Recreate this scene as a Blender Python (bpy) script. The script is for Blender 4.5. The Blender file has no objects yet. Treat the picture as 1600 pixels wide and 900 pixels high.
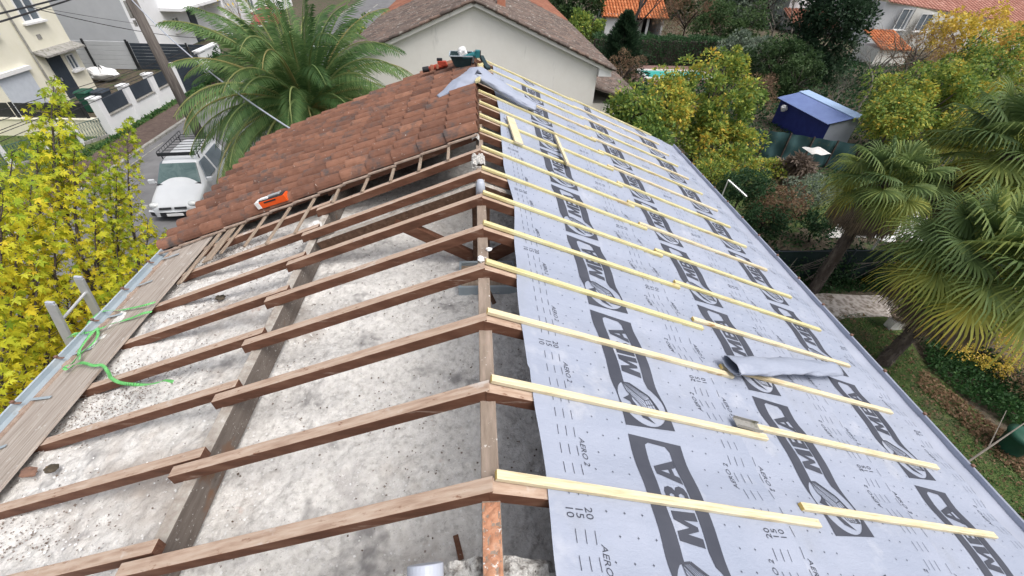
import bpy, bmesh, math, random
import numpy as np
from mathutils import Vector, Matrix, noise
random.seed(7); RNG = np.random.default_rng(7)
PI = math.pi; R = math.radians
scn = bpy.context.scene; COL = scn.collection
# ------------------------------------------------------------------ camera
RM = np.array([[0.99678176, -0.01778644, 0.078165], [-0.07105286, -0.64749781, 0.7587477], [0.03711624, -0.76185972, -0.64667778]])
FPX = 662.0755; CAMZ = 8.0
cd = bpy.data.cameras.new('camera'); cam = bpy.data.objects.new('camera', cd); COL.objects.link(cam)
cd.sensor_width = 36; cd.lens = FPX/1600*36; cd.clip_end = 500; cd.clip_start = .05
m4 = Matrix.Identity(4)
for i in range(3):
    m4[i][0] = RM[i, 0]; m4[i][1] = -RM[i, 1]; m4[i][2] = -RM[i, 2]
m4[2][3] = CAMZ
cam.matrix_world = m4; scn.camera = cam
# ------------------------------------------------------------------ sky, sun, exposure
SUN_EL, SUN_AZ = 62, 128
w = bpy.data.worlds.new('World'); scn.world = w; w.use_nodes = True
nt = w.node_tree; nt.nodes.clear()
sky = nt.nodes.new('ShaderNodeTexSky'); sky.sky_type = 'NISHITA'; sky.sun_disc = False
sky.sun_elevation = R(SUN_EL); sky.sun_rotation = R(SUN_AZ); sky.air_density = 1.0; sky.dust_density = 6.0; sky.ozone_density = 1.0
hs = nt.nodes.new('ShaderNodeHueSaturation'); hs.inputs['Saturation'].default_value = .42
bg = nt.nodes.new('ShaderNodeBackground'); bg.inputs[1].default_value = .15
ow = nt.nodes.new('ShaderNodeOutputWorld')
nt.links.new(sky.outputs[0], hs.inputs['Color']); nt.links.new(hs.outputs[0], bg.inputs[0]); nt.links.new(bg.outputs[0], ow.inputs[0])
sl = bpy.data.lights.new('sun', 'SUN'); sl.energy = 1.15; sl.angle = R(28); sl.color = (1, .97, .93)
so = bpy.data.objects.new('sun', sl); COL.objects.link(so)
# sky sun_rotation is measured clockwise from +Y
sd = Vector((math.sin(R(SUN_AZ))*math.cos(R(SUN_EL)), math.cos(R(SUN_AZ))*math.cos(R(SUN_EL)), math.sin(R(SUN_EL))))
so.rotation_euler = sd.to_track_quat('Z', 'Y').to_euler(); so.location = (0, 0, 30)
scn.view_settings.view_transform = 'Standard'; scn.view_settings.look = 'None'; scn.view_settings.gamma = 1
scn.view_settings.use_curve_mapping = False; scn.view_settings.exposure = .40
scn.cycles.max_bounces = 5; scn.cycles.diffuse_bounces = 3; scn.cycles.transparent_max_bounces = 4
# ------------------------------------------------------------------ survey helpers (pixels of the photograph turned into real points)
def ray(p):
    d = RM @ np.array([p[0]-800, p[1]-450, FPX]); return Vector(d)
def atz(x, y, z=0):
    d = ray((x, y)); return Vector((0, 0, CAMZ)) + d*((z-CAMZ)/d.z)
def aty(x, y, Y):
    d = ray((x, y)); return Vector((0, 0, CAMZ)) + d*(Y/d.y)
def atx(x, y, X):
    d = ray((x, y)); return Vector((0, 0, CAMZ)) + d*(X/d.x)
SL = R(21.2); CS, SN = math.cos(SL), math.sin(SL); RX, RZ = .04, 6.1
def RP(side, u, y, n=0):           # point on the roof: distance down the slope, along the ridge, height off the slope
    return Vector((RX + side*(u*CS + n*SN), y, RZ - u*SN + n*CS))
def onroof(x, y, side, n=0):       # pixel -> point lying on a roof slope
    d = ray((x, y)); N = Vector((side*SN, 0, CS)); P0 = RP(side, 0, 0, n)
    t = (P0 - Vector((0, 0, CAMZ))).dot(N)/d.dot(N); return Vector((0, 0, CAMZ)) + d*t
# ------------------------------------------------------------------ materials
def _n(nt, t, **k):
    n = nt.nodes.new(t)
    for a, b in k.items(): setattr(n, a, b)
    return n
def ramp(nt, fac, stops, interp='LINEAR'):
    r = _n(nt, 'ShaderNodeValToRGB'); r.color_ramp.interpolation = interp
    e = r.color_ramp.elements
    while len(e) < len(stops): e.new(.5)
    for i, (p, c) in enumerate(stops):
        e[i].position = p; e[i].color = (c[0], c[1], c[2], 1)
    nt.links.new(fac, r.inputs[0]); return r.outputs[0]
def mix(nt, fac, a, b, mode='MIX'):
    m = _n(nt, 'ShaderNodeMix', data_type='RGBA', blend_type=mode)
    if isinstance(fac, (int, float)): m.inputs[0].default_value = fac
    else: nt.links.new(fac, m.inputs[0])
    for i, c in ((6, a), (7, b)):
        if isinstance(c, tuple): m.inputs[i].default_value = (c[0], c[1], c[2], 1)
        else: nt.links.new(c, m.inputs[i])
    return m.outputs[2]
def tex(nt, coord, scale=(1, 1, 1), kind='noise', ns=5, detail=6, rough=.6, rnd=False, seed=0, dist=0):
    tc = _n(nt, 'ShaderNodeTexCoord'); mp = _n(nt, 'ShaderNodeMapping'); mp.inputs['Scale'].default_value = scale
    mp.inputs['Location'].default_value = (seed*3.7, seed*1.3, seed*2.1)
    src = tc.outputs[coord]
    if rnd:
        oi = _n(nt, 'ShaderNodeObjectInfo'); vm = _n(nt, 'ShaderNodeVectorMath', operation='ADD')
        mu = _n(nt, 'ShaderNodeMath', operation='MULTIPLY'); mu.inputs[1].default_value = 50
        nt.links.new(oi.outputs['Random'], mu.inputs[0]); nt.links.new(src, vm.inputs[0]); nt.links.new(mu.outputs[0], vm.inputs[1]); src = vm.outputs[0]
    nt.links.new(src, mp.inputs[0])
    if kind == 'noise':
        t = _n(nt, 'ShaderNodeTexNoise'); t.inputs['Scale'].default_value = ns; t.inputs['Detail'].default_value = detail; t.inputs['Roughness'].default_value = rough
        t.inputs['Distortion'].default_value = dist
        o = t.outputs['Fac']
    elif kind == 'voronoi':
        t = _n(nt, 'ShaderNodeTexVoronoi'); t.inputs['Scale'].default_value = ns; o = t.outputs['Distance']
    elif kind == 'wave':
        t = _n(nt, 'ShaderNodeTexWave'); t.inputs['Scale'].default_value = ns; t.inputs['Distortion'].default_value = dist; t.inputs['Detail'].default_value = 3; o = t.outputs['Fac']
    nt.links.new(mp.outputs[0], t.inputs['Vector']); return o
def mat(name, stops, coord='Object', scale=(1, 1, 1), ns=5, detail=6, rough=.8, bump=0, bscale=None, rnd=False, specks=(), attr=None, attr_mix=.0,
        metal=0, transl=0, spec=.3, kind='noise', dist=0, bdist=.01):
    m = bpy.data.materials.new(name); m.use_nodes = True; nt = m.node_tree
    bs = nt.nodes['Principled BSDF']; out = nt.nodes['Material Output']
    if isinstance(stops[0], (int, float)): stops = [(0, stops), (1, stops)]
    if attr:
        at = _n(nt, 'ShaderNodeAttribute', attribute_name='tint'); fac = at.outputs['Fac']
        c = ramp(nt, fac, attr)
        if attr_mix:
            f = tex(nt, coord, scale, kind, ns, detail, rnd=rnd, dist=dist); c = mix(nt, attr_mix, c, ramp(nt, f, stops), 'MULTIPLY')
    else:
        f = tex(nt, coord, scale, kind, ns, detail, rnd=rnd, dist=dist); c = ramp(nt, f, stops)
    for i, (col, sc, lo, hi, *k) in enumerate(specks):
        f2 = tex(nt, coord, k[0] if k else (1, 1, 1), 'noise', sc, 4, .7, seed=i+1, rnd=rnd)
        g = ramp(nt, f2, [(lo, (0, 0, 0)), (hi, (1, 1, 1))]); c = mix(nt, g, c, tuple(col))
    nt.links.new(c, bs.inputs['Base Color'])
    bs.inputs['Roughness'].default_value = rough; bs.inputs['Metallic'].default_value = metal; bs.inputs['Specular IOR Level'].default_value = spec
    if bump:
        b = _n(nt, 'ShaderNodeBump'); b.inputs['Strength'].default_value = bump; b.inputs['Distance'].default_value = bdist
        f3 = tex(nt, coord, bscale or scale, 'noise', ns*2, 8, .65, rnd=rnd, seed=5); nt.links.new(f3, b.inputs['Height']); nt.links.new(b.outputs[0], bs.inputs['Normal'])
    if transl:
        t = _n(nt, 'ShaderNodeBsdfTranslucent'); nt.links.new(c, t.inputs[0]); mx = _n(nt, 'ShaderNodeMixShader'); mx.inputs[0].default_value = transl
        nt.links.new(bs.outputs[0], mx.inputs[1]); nt.links.new(t.outputs[0], mx.inputs[2]); nt.links.new(mx.outputs[0], out.inputs[0])
    return m
M = {}
# ------------------------------------------------------------------ object helpers
def link(o, parent=None):
    COL.objects.link(o)
    if parent is not None:
        o.parent = parent; o.matrix_parent_inverse = Matrix.Identity(4)
    return o
def world_of(o):
    v = Vector(o.location)
    while o.parent is not None: o = o.parent; v += Vector(o.location)
    return v
def tag(o, label=None, cat=None, group=None, kind=None):
    if label: o['label'] = label
    if cat: o['category'] = cat
    if group: o['group'] = group
    if kind: o['kind'] = kind
    return o
def thing(name, loc, label, cat, group=None):
    o = bpy.data.objects.new(name, None); o.empty_display_size = .2; COL.objects.link(o); o.location = loc
    return tag(o, label, cat, group)
class MB:
    """collects shapes in world coordinates, then becomes ONE mesh object"""
    def __init__(s): s.v = []; s.f = []; s.mi = []; s.t = []
    def poly(s, pts, mi=0, t=.5):
        b = len(s.v); s.v += [tuple(p) for p in pts]; s.t += [t]*len(pts); s.f.append(tuple(range(b, b+len(pts)))); s.mi.append(mi)
    def hexa(s, p, mi=0, t=.5, top=None):      # 8 points: bottom 4 ccw, top 4 ccw
        b = len(s.v); s.v += [tuple(q) for q in p]; s.t += [t]*8
        F = [(3, 2, 1, 0), (4, 5, 6, 7), (0, 1, 5, 4), (1, 2, 6, 5), (2, 3, 7, 6), (3, 0, 4, 7)]
        for i, f in enumerate(F): s.f.append(tuple(b+k for k in f)); s.mi.append(top if (top is not None and i == 1) else mi)
    def box(s, c, d, mi=0, rot=0, t=.5, M3=None, top=None):
        P = []
        for z in (-1, 1):
            for x, y in ((-1, -1), (1, -1), (1, 1), (-1, 1)):
                q = Vector((x*d[0]/2, y*d[1]/2, z*d[2]/2))
                if M3 is not None: q = M3 @ q
                elif rot: q = Matrix.Rotation(rot, 3, 'Z') @ q
                P.append(Vector(c)+q)
        s.hexa(P, mi, t, top)
    def ext(s, x0, x1, y0, y1, z0, z1, mi=0, top=None): s.box(((x0+x1)/2, (y0+y1)/2, (z0+z1)/2), (x1-x0, y1-y0, z1-z0), mi, top=top)
    def beam(s, a, b, w, h, mi=0, up=(0, 0, 1), t=.5, top=None):
        a = Vector(a); b = Vector(b); d = (b-a).normalized(); r = d.cross(Vector(up)).normalized(); u = r.cross(d)
        P = [a-r*w/2-u*h/2, b-r*w/2-u*h/2, b+r*w/2-u*h/2, a+r*w/2-u*h/2, a-r*w/2+u*h/2, b-r*w/2+u*h/2, b+r*w/2+u*h/2, a+r*w/2+u*h/2]
        P = [P[0], P[3], P[2], P[1], P[4], P[7], P[6], P[5]]
        s.hexa(P, mi, t, top)
    def tube(s, pts, rad, n=8, mi=0, t=.5, cap=True, closed_r=None):
        pts = [Vector(p) for p in pts]; rad = rad if isinstance(rad, (list, tuple)) else [rad]*len(pts)
        b = len(s.v); prev = None
        for i, p in enumerate(pts):
            d = (pts[min(i+1, len(pts)-1)]-pts[max(i-1, 0)])
            d = d.normalized() if d.length > 1e-9 else Vector((0, 0, 1))
            if prev is None: r = d.orthogonal().normalized()
            else: r = (prev - d*prev.dot(d)); r = r.normalized() if r.length > 1e-6 else d.orthogonal().normalized()
            prev = r; q = d.cross(r)
            for k in range(n):
                a = 2*PI*k/n; s.v.append(tuple(p+(r*math.cos(a)+q*math.sin(a))*rad[i])); s.t.append(t)
        for i in range(len(pts)-1):
            for k in range(n):
                s.f.append((b+i*n+k, b+i*n+(k+1) % n, b+(i+1)*n+(k+1) % n, b+(i+1)*n+k)); s.mi.append(mi)
        if cap:
            s.f.append(tuple(b+k for k in reversed(range(n)))); s.mi.append(mi)
            e = b+(len(pts)-1)*n; s.f.append(tuple(e+k for k in range(n))); s.mi.append(mi)
    def lathe(s, c, prof, n=24, mi=0, sx=1, sy=1):
        b = len(s.v); c = Vector(c)
        for r, z in prof:
            for k in range(n):
                a = 2*PI*k/n; s.v.append((c.x+r*math.cos(a)*sx, c.y+r*math.sin(a)*sy, c.z+z)); s.t.append(.5)
        for i in range(len(prof)-1):
            for k in range(n): s.f.append((b+i*n+k, b+i*n+(k+1) % n, b+(i+1)*n+(k+1) % n, b+(i+1)*n+k)); s.mi.append(mi)
    def grid(s, fn, nu, nv, mi=0, t=.5):
        b = len(s.v)
        for i in range(nu+1):
            for j in range(nv+1): s.v.append(tuple(fn(i/nu, j/nv))); s.t.append(t)
        for i in range(nu):
            for j in range(nv): s.f.append((b+i*(nv+1)+j, b+(i+1)*(nv+1)+j, b+(i+1)*(nv+1)+j+1, b+i*(nv+1)+j+1)); s.mi.append(mi)
    def build(s, name, mats, parent=None, smooth=False, bevel=0, origin=None, label=None):
        me = bpy.data.meshes.new(name); v = np.array(s.v, float)
        mn, mx = v.min(0), v.max(0); o0 = np.array(origin) if origin is not None else np.array([(mn[0]+mx[0])/2, (mn[1]+mx[1])/2, mn[2]])
        me.from_pydata([tuple(p) for p in (v-o0)], [], s.f)
        mats = mats if isinstance(mats, (list, tuple)) else [mats]
        for m in mats: me.materials.append(M[m] if isinstance(m, str) else m)
        me.polygons.foreach_set('material_index', s.mi)
        a = me.attributes.new('tint', 'FLOAT', 'POINT'); a.data.foreach_set('value', s.t)
        if smooth: me.polygons.foreach_set('use_smooth', [True]*len(me.polygons))
        me.update()
        o = bpy.data.objects.new(name, me)
        loc = Vector(o0)
        if parent is not None: loc = loc - world_of(parent)
        o.location = loc; link(o, parent)
        if bevel:
            b = o.modifiers.new('bevel', 'BEVEL'); b.width = bevel; b.segments = 2; b.limit_method = 'ANGLE'
        if label: o['label'] = label
        return o
def np_mesh(name, V, F, tint, mats, parent=None, smooth=False, origin=None):
    """V (n,3), F (m,k) all same k, tint (n,)"""
    V = np.asarray(V, np.float64); F = np.asarray(F, np.int32); k = F.shape[1]
    mn, mx = V.min(0), V.max(0); o0 = np.array(origin) if origin is not None else np.array([(mn[0]+mx[0])/2, (mn[1]+mx[1])/2, mn[2]])
    me = bpy.data.meshes.new(name); me.vertices.add(len(V)); me.vertices.foreach_set('co', (V-o0).astype(np.float32).ravel())
    me.loops.add(F.size); me.loops.foreach_set('vertex_index', F.ravel())
    me.polygons.add(len(F)); me.polygons.foreach_set('loop_start', np.arange(0, F.size, k, dtype=np.int32)); me.polygons.foreach_set('loop_total', np.full(len(F), k, np.int32))
    for m in (mats if isinstance(mats, (list, tuple)) else [mats]): me.materials.append(M[m])
    a = me.attributes.new('tint', 'FLOAT', 'POINT'); a.data.foreach_set('value', np.asarray(tint, np.float32))
    if smooth: me.polygons.foreach_set('use_smooth', np.ones(len(F), bool))
    me.update(calc_edges=True); me.validate()
    o = bpy.data.objects.new(name, me); loc = Vector(o0)
    if parent is not None: loc = loc - world_of(parent)
    o.location = loc; link(o, parent); return o
def copy_tree(o, loc=None, rotz=None, scale=None, parent=None, label=None):
    c = o.copy(); COL.objects.link(c)
    if parent is not None: c.parent = parent
    if loc is not None: c.location = loc
    if rotz is not None: c.rotation_euler = (0, 0, rotz)
    if scale is not None: c.scale = (scale,)*3
    if label: c['label'] = label
    for ch in list(o.children): copy_tree(ch, parent=c)
    return c
# ------------------------------------------------------------------ palette
WD = (.02, 1, 1)
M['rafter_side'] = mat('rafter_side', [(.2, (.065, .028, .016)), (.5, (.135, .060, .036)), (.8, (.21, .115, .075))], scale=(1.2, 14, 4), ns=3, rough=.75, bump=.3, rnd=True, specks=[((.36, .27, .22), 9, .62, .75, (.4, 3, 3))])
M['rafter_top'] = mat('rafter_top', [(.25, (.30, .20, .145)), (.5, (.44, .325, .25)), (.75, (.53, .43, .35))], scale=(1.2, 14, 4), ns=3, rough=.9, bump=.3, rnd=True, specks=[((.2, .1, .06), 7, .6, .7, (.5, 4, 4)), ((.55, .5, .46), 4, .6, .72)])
M['dark_wood'] = mat('dark_wood', [(.2, (.05, .028, .018)), (.5, (.10, .055, .035)), (.8, (.16, .10, .07))], scale=(8, 1, 8), ns=3, rough=.85, bump=.3, specks=[((.5, .48, .46), 40, .68, .72)])
M['dusty_wood'] = mat('dusty_wood', [(.2, (.12, .10, .088)), (.5, (.17, .145, .128)), (.8, (.24, .21, .185))], scale=(6, 1, 6), ns=4, rough=.95, bump=.4, specks=[((.6, .58, .56), 45, .63, .67), ((.07, .05, .04), 6, .62, .75), ((.2, .12, .08), 1.5, .62, .68)])
M['dust_top'] = mat('dust_top', [(.25, (.26, .22, .19)), (.6, (.42, .39, .35)), (.8, (.7, .69, .68))], scale=(1, 1, 1), ns=16, rough=1, bump=.8, bdist=.02)
M['ridge_wood'] = mat('ridge_wood', [(.2, (.15, .11, .085)), (.5, (.25, .20, .16)), (.8, (.38, .30, .25))], scale=(6, 1, 6), ns=4, rough=.95, bump=.4, specks=[((.62, .6, .57), 30, .64, .68), ((.48, .25, .15), 2.2, .62, .74)])
M['pine'] = mat('pine', [(.25, (.46, .36, .20)), (.5, (.66, .57, .38)), (.75, (.74, .68, .51))], scale=(.8, 22, 3), ns=3.5, rough=.65, bump=.12, rnd=True, specks=[((.40, .24, .1), 3, .675, .71, (1, 2.5, 2.5)), ((.46, .36, .2), 1.3, .58, .7, (.6, 8, 2))])
M['pine_yellow'] = mat('pine_yellow', [(.25, (.47, .39, .17)), (.5, (.64, .57, .30)), (.75, (.72, .67, .44))], scale=(.8, 22, 3), ns=3.5, rough=.6, bump=.12, rnd=True, specks=[((.40, .24, .1), 3, .675, .71, (1, 2.5, 2.5)), ((.46, .36, .2), 1.3, .58, .7, (.6, 8, 2))])
M['pine_end'] = mat('pine_end', [(0, (.62, .42, .10)), (1, (.75, .55, .2))], ns=30)
M['old_lath'] = mat('old_lath', [(.2, (.17, .12, .09)), (.5, (.32, .25, .19)), (.8, (.45, .38, .31))], scale=(10, 1, 10), ns=4, rough=.9, bump=.4, rnd=True)
M['plank'] = mat('plank', [(.25, (.20, .165, .135)), (.45, (.35, .30, .26)), (.75, (.50, .45, .40))], scale=(22, .9, 8), ns=2.2, rough=.9, bump=.35, rnd=True, specks=[((.2, .14, .1), 4, .6, .7, (9, .5, 2)), ((.62, .6, .57), 8, .62, .7)])
M['insulation'] = mat('insulation', [(.32, (.47, .455, .435)), (.47, (.65, .635, .61)), (.64, (.74, .725, .70))], ns=20, detail=12, rough=1, bump=.8, bdist=.02,
                      specks=[((.46, .44, .43), 1.6, .60, .74), ((.38, .35, .335), 75, .61, .68), ((.24, .22, .21), 28, .69, .72), ((.50, .37, .32), 3.2, .66, .76), ((.82, .82, .82), 50, .60, .68), ((.36, .31, .27), .8, .53, .72), ((.30, .29, .285), 1.9, .575, .69), ((.20, .185, .17), 110, .68, .72)])
M['flake'] = mat('flake', (.7, .7, .7), attr=[(0, (.12, .09, .07)), (.45, (.3, .26, .23)), (.5, (.65, .64, .63)), (1, (.8, .8, .8))], rough=1)
M['mortar'] = mat('mortar', [(.34, (.24, .22, .2)), (.47, (.62, .60, .57)), (.62, (.86, .85, .82))], ns=34, detail=9, rough=1, bump=1, bdist=.03, specks=[((.55, .27, .17), 7, .66, .72), ((.2, .18, .16), 30, .62, .68)])
M['membrane'] = mat('membrane', [(.3, (.285, .32, .405)), (.7, (.34, .37, .455))], ns=1.3, detail=5, rough=.55, bump=.6, bscale=(1.2, 3.2, 1), spec=.4, bdist=.02, specks=[((.44, .46, .52), 2.2, .58, .78), ((.27, .29, .335), 1.1, .60, .80, (1, .5, 1)), ((.25, .25, .27), 45, .70, .73)])
M['ink'] = mat('ink', [(.3, (.055, .06, .078)), (.7, (.075, .08, .10))], ns=4, rough=.8, spec=.12)
M['apron'] = mat('apron', [(.3, (.30, .33, .41)), (.7, (.37, .395, .475))], ns=2, rough=.4, spec=.5, bump=.1)
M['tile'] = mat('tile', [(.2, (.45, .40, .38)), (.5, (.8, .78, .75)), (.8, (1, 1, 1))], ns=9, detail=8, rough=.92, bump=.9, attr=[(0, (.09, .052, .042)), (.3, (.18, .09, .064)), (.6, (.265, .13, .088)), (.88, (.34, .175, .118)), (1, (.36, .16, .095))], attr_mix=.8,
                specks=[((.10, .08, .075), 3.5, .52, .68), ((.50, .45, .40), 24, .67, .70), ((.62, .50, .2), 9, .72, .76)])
M['tile_edge'] = mat('tile_edge', [(.3, (.26, .18, .14)), (.7, (.42, .34, .28))], ns=14, rough=.95, bump=.4)
M['moss_tile'] = mat('moss_tile', [(.2, (.45, .42, .4)), (.5, (.85, .82, .8)), (.8, (1, 1, 1))], ns=7, detail=8, rough=.95, bump=.5, attr=[(0, (.095, .078, .07)), (.5, (.155, .122, .108)), (1, (.24, .17, .14))], attr_mix=.7,
                     specks=[((.30, .28, .25), 5, .56, .68), ((.55, .53, .48), 9, .66, .69), ((.07, .06, .055), 2.5, .56, .68)])
M['red_tile'] = mat('red_tile', [(.2, (.6, .55, .5)), (.8, (1, 1, 1))], ns=7, rough=.9, bump=.4, attr=[(0, (.20, .085, .06)), (.5, (.28, .12, .08)), (1, (.36, .17, .11))], attr_mix=.6)
M['orange_tile'] = mat('orange_tile', [(.2, (.7, .6, .5)), (.8, (1, 1, 1))], ns=7, rough=.9, bump=.4, attr=[(0, (.40, .13, .05)), (.5, (.50, .17, .07)), (1, (.62, .26, .12))], attr_mix=.6)
M['pink_tile'] = mat('pink_tile', [(.2, (.7, .6, .55)), (.8, (1, 1, 1))], ns=7, rough=.9, bump=.4, attr=[(0, (.36, .17, .13)), (.5, (.46, .23, .18)), (1, (.56, .32, .26))], attr_mix=.6)
M['stucco'] = mat('stucco', [(.3, (.76, .74, .69)), (.7, (.80, .785, .74))], ns=3, detail=10, rough=.95, bump=.35, specks=[((.42, .41, .38), .9, .62, .85, (2.2, 2.2, .5))])
M['cream'] = mat('cream', [(.3, (.74, .71, .58)), (.7, (.79, .76, .64))], ns=2, detail=9, rough=.95, bump=.3, specks=[((.48, .45, .36), .8, .62, .85, (2, 2, .4))])
M['grey_wall'] = mat('grey_wall', [(.3, (.46, .48, .505)), (.7, (.52, .54, .565))], ns=1.5, detail=9, rough=.95, bump=.3)
M['white_wall'] = mat('white_wall', [(.3, (.72, .73, .745)), (.7, (.78, .785, .80))], ns=1.5, detail=9, rough=.95, bump=.3, specks=[((.45, .45, .44), 1, .62, .8, (3, 3, .4))])
M['white_paint'] = mat('white_paint', [(.3, (.72, .72, .71)), (.7, (.78, .78, .78))], ns=5, rough=.5)
M['aluminium'] = mat('aluminium', [(.3, (.55, .56, .57)), (.7, (.66, .67, .68))], ns=9, rough=.4, metal=.6)
M['zinc'] = mat('zinc', [(.3, (.34, .41, .46)), (.7, (.45, .51, .55))], ns=4, rough=.45, metal=.25, spec=.5, specks=[((.3, .3, .3), 5, .62, .75)])
M['rust'] = mat('rust', [(.3, (.14, .08, .06)), (.7, (.24, .14, .10))], ns=20, rough=.9)
M['pvc'] = mat('pvc', [(.3, (.40, .43, .50)), (.7, (.43, .46, .53))], ns=5, rough=.4)
M['black'] = mat('black', [(.3, (.02, .022, .025)), (.7, (.03, .032, .036))], ns=5, rough=.5)
M['anthracite'] = mat('anthracite', [(.3, (.03, .04, .055)), (.7, (.042, .055, .072))], ns=3, rough=.55)
M['glass'] = mat('glass', [(.3, (.10, .125, .15)), (.7, (.17, .2, .23))], ns=1.5, rough=.08, spec=.8)
M['windscreen'] = mat('windscreen', [(.3, (.06, .10, .10)), (.7, (.12, .17, .17))], ns=2.5, rough=.2, spec=.4, dist=1)
M['shutter'] = mat('shutter', [(.3, (.48, .52, .58)), (.7, (.56, .60, .66))], ns=4, rough=.6)
M['asphalt'] = mat('asphalt', [(.3, (.125, .125, .13)), (.7, (.19, .19, .195))], ns=1.2, detail=10, rough=.95, bump=.4, specks=[((.25, .25, .25), 60, .62, .68), ((.09, .09, .095), .4, .55, .7)])
M['pavement'] = mat('pavement', [(.3, (.075, .052, .045)), (.7, (.13, .095, .08))], ns=4, detail=10, rough=.95, bump=.4, specks=[((.2, .17, .12), 9, .6, .68)])
M['kerb'] = mat('kerb', [(.3, (.22, .215, .2)), (.7, (.36, .35, .33))], ns=5, rough=.95, bump=.5, specks=[((.12, .12, .08), 6, .55, .65)])
M['grass'] = mat('grass', [(.25, (.045, .075, .02)), (.5, (.08, .12, .035)), (.75, (.13, .165, .06))], ns=9, detail=10, rough=1, bump=1, bdist=.04, specks=[((.20, .14, .07), 22, .60, .64), ((.10, .085, .05), 1.0, .55, .7)])
M['soil'] = mat('soil', [(.25, (.05, .042, .03)), (.5, (.09, .075, .055)), (.75, (.15, .12, .09))], ns=6, detail=10, rough=1, bump=1, bdist=.05, specks=[((.22, .16, .09), 25, .60, .65), ((.05, .08, .025), 2, .52, .62)])
M['gravel'] = mat('gravel', [(.25, (.27, .235, .21)), (.5, (.38, .34, .31)), (.75, (.5, .46, .43))], kind='voronoi', ns=9, rough=1, bump=.8, bdist=.03, specks=[((.16, .13, .10), 4, .58, .66)])
M['water'] = mat('water', [(.3, (.05, .40, .36)), (.7, (.12, .55, .50))], ns=.8, rough=.15, spec=.6)
M['decking'] = mat('decking', [(.3, (.17, .10, .09)), (.7, (.25, .16, .14))], ns=5, rough=.9)
M['stone'] = mat('stone', [(.3, (.45, .44, .42)), (.7, (.65, .64, .62))], ns=5, rough=.9)
M['bark'] = mat('bark', [(.25, (.035, .028, .024)), (.5, (.07, .056, .05)), (.75, (.15, .13, .115))], ns=7, scale=(1, 1, .3), rough=1, bump=.8, bdist=.03)
M['twig'] = mat('twig', [(.3, (.13, .115, .10)), (.7, (.24, .215, .19))], ns=4, rough=1)
M['pole_wood'] = mat('pole_wood', [(.25, (.07, .06, .055)), (.5, (.12, .105, .095)), (.75, (.19, .17, .155))], ns=5, scale=(4, 4, .25), rough=.95, bump=.6)
M['cable'] = mat('cable', (.03, .03, .033), rough=.6)
M['carpaint'] = mat('carpaint', [(.3, (.52, .54, .56)), (.7, (.56, .58, .60))], ns=3, rough=.3, spec=.6)
M['redpaint'] = mat('redpaint', (.35, .04, .06), rough=.3, spec=.6)
M['tyre'] = mat('tyre', (.02, .02, .02), rough=.9)
M['lamp'] = mat('lamp', (.6, .62, .62), rough=.1, spec=.9)
M['blue_sheet'] = mat('blue_sheet', [(.3, (.065, .11, .29)), (.7, (.09, .15, .35))], ns=3, rough=.5)
M['blue_dark'] = mat('blue_dark', [(.3, (.02, .03, .17)), (.7, (.03, .045, .22))], ns=3, rough=.6)
M['blue_trim'] = mat('blue_trim', [(.3, (.30, .42, .62)), (.7, (.36, .48, .68))], ns=3, rough=.6)
M['green_tarp'] = mat('green_tarp', [(.3, (.035, .085, .09)), (.7, (.06, .125, .13))], ns=2, rough=.7, bump=.5, specks=[((.12, .14, .10), 3, .6, .7)])
M['green_fence'] = mat('green_fence', [(.3, (.008, .02, .02)), (.7, (.016, .034, .034))], ns=2, rough=.8, bump=.5)
M['green_bin'] = mat('green_bin', [(.3, (.015, .07, .045)), (.7, (.022, .09, .06))], ns=5, rough=.5)
M['strap'] = mat('strap', [(.3, (.16, .60, .16)), (.7, (.27, .72, .27))], ns=8, rough=.5, transl=.2)
M['orange_card'] = mat('orange_card', (.75, .10, .015), rough=.5)
M['red_tool'] = mat('red_tool', [(.3, (.35, .05, .03)), (.7, (.5, .09, .05))], ns=9, rough=.5)
M['teal'] = mat('teal', [(.3, (.015, .13, .15)), (.7, (.03, .18, .20))], ns=9, rough=.45)
M['dark_teal'] = mat('dark_teal', [(.3, (.015, .035, .04)), (.7, (.025, .05, .055))], ns=9, rough=.5)
M['polystyrene'] = mat('polystyrene', [(.3, (.72, .72, .72)), (.7, (.8, .8, .8))], ns=20, rough=.9, bump=.5)
M['terracotta'] = mat('terracotta', [(.3, (.40, .16, .10)), (.7, (.52, .24, .16))], ns=9, rough=.9)
M['brick_dust'] = mat('brick_dust', [(.3, (.30, .22, .17)), (.45, (.46, .22, .13)), (.6, (.55, .30, .19)), (.75, (.55, .50, .45))], ns=14, detail=10, rough=1, bump=1, bdist=.02, specks=[((.75, .73, .7), 40, .62, .68)])
LEAF = dict(rough=.6, transl=.35, spec=.25)
def leafmat(n, a): M[n] = mat(n, (1, 1, 1), attr=a, **LEAF)
leafmat('leaf_yellow', [(0, (.15, .27, .03)), (.3, (.34, .46, .04)), (.55, (.60, .60, .04)), (.8, (.76, .64, .04)), (1, (.74, .52, .05))])
leafmat('leaf_mid', [(0, (.07, .14, .035)), (.4, (.19, .29, .065)), (.7, (.36, .41, .08)), (.9, (.56, .50, .08)), (1, (.62, .42, .07))])
leafmat('leaf_gold', [(0, (.38, .33, .06)), (.5, (.68, .52, .08)), (1, (.74, .50, .15))])
leafmat('leaf_dark', [(0, (.02, .045, .018)), (.5, (.05, .095, .035)), (1, (.10, .16, .06))])
leafmat('leaf_conifer', [(0, (.012, .035, .018)), (.5, (.028, .06, .03)), (1, (.05, .09, .045))])
leafmat('leaf_hedge', [(0, (.015, .045, .02)), (.5, (.035, .085, .035)), (1, (.07, .14, .055))])
leafmat('leaf_silver', [(0, (.10, .14, .10)), (.5, (.18, .23, .17)), (1, (.3, .35, .27))])
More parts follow.
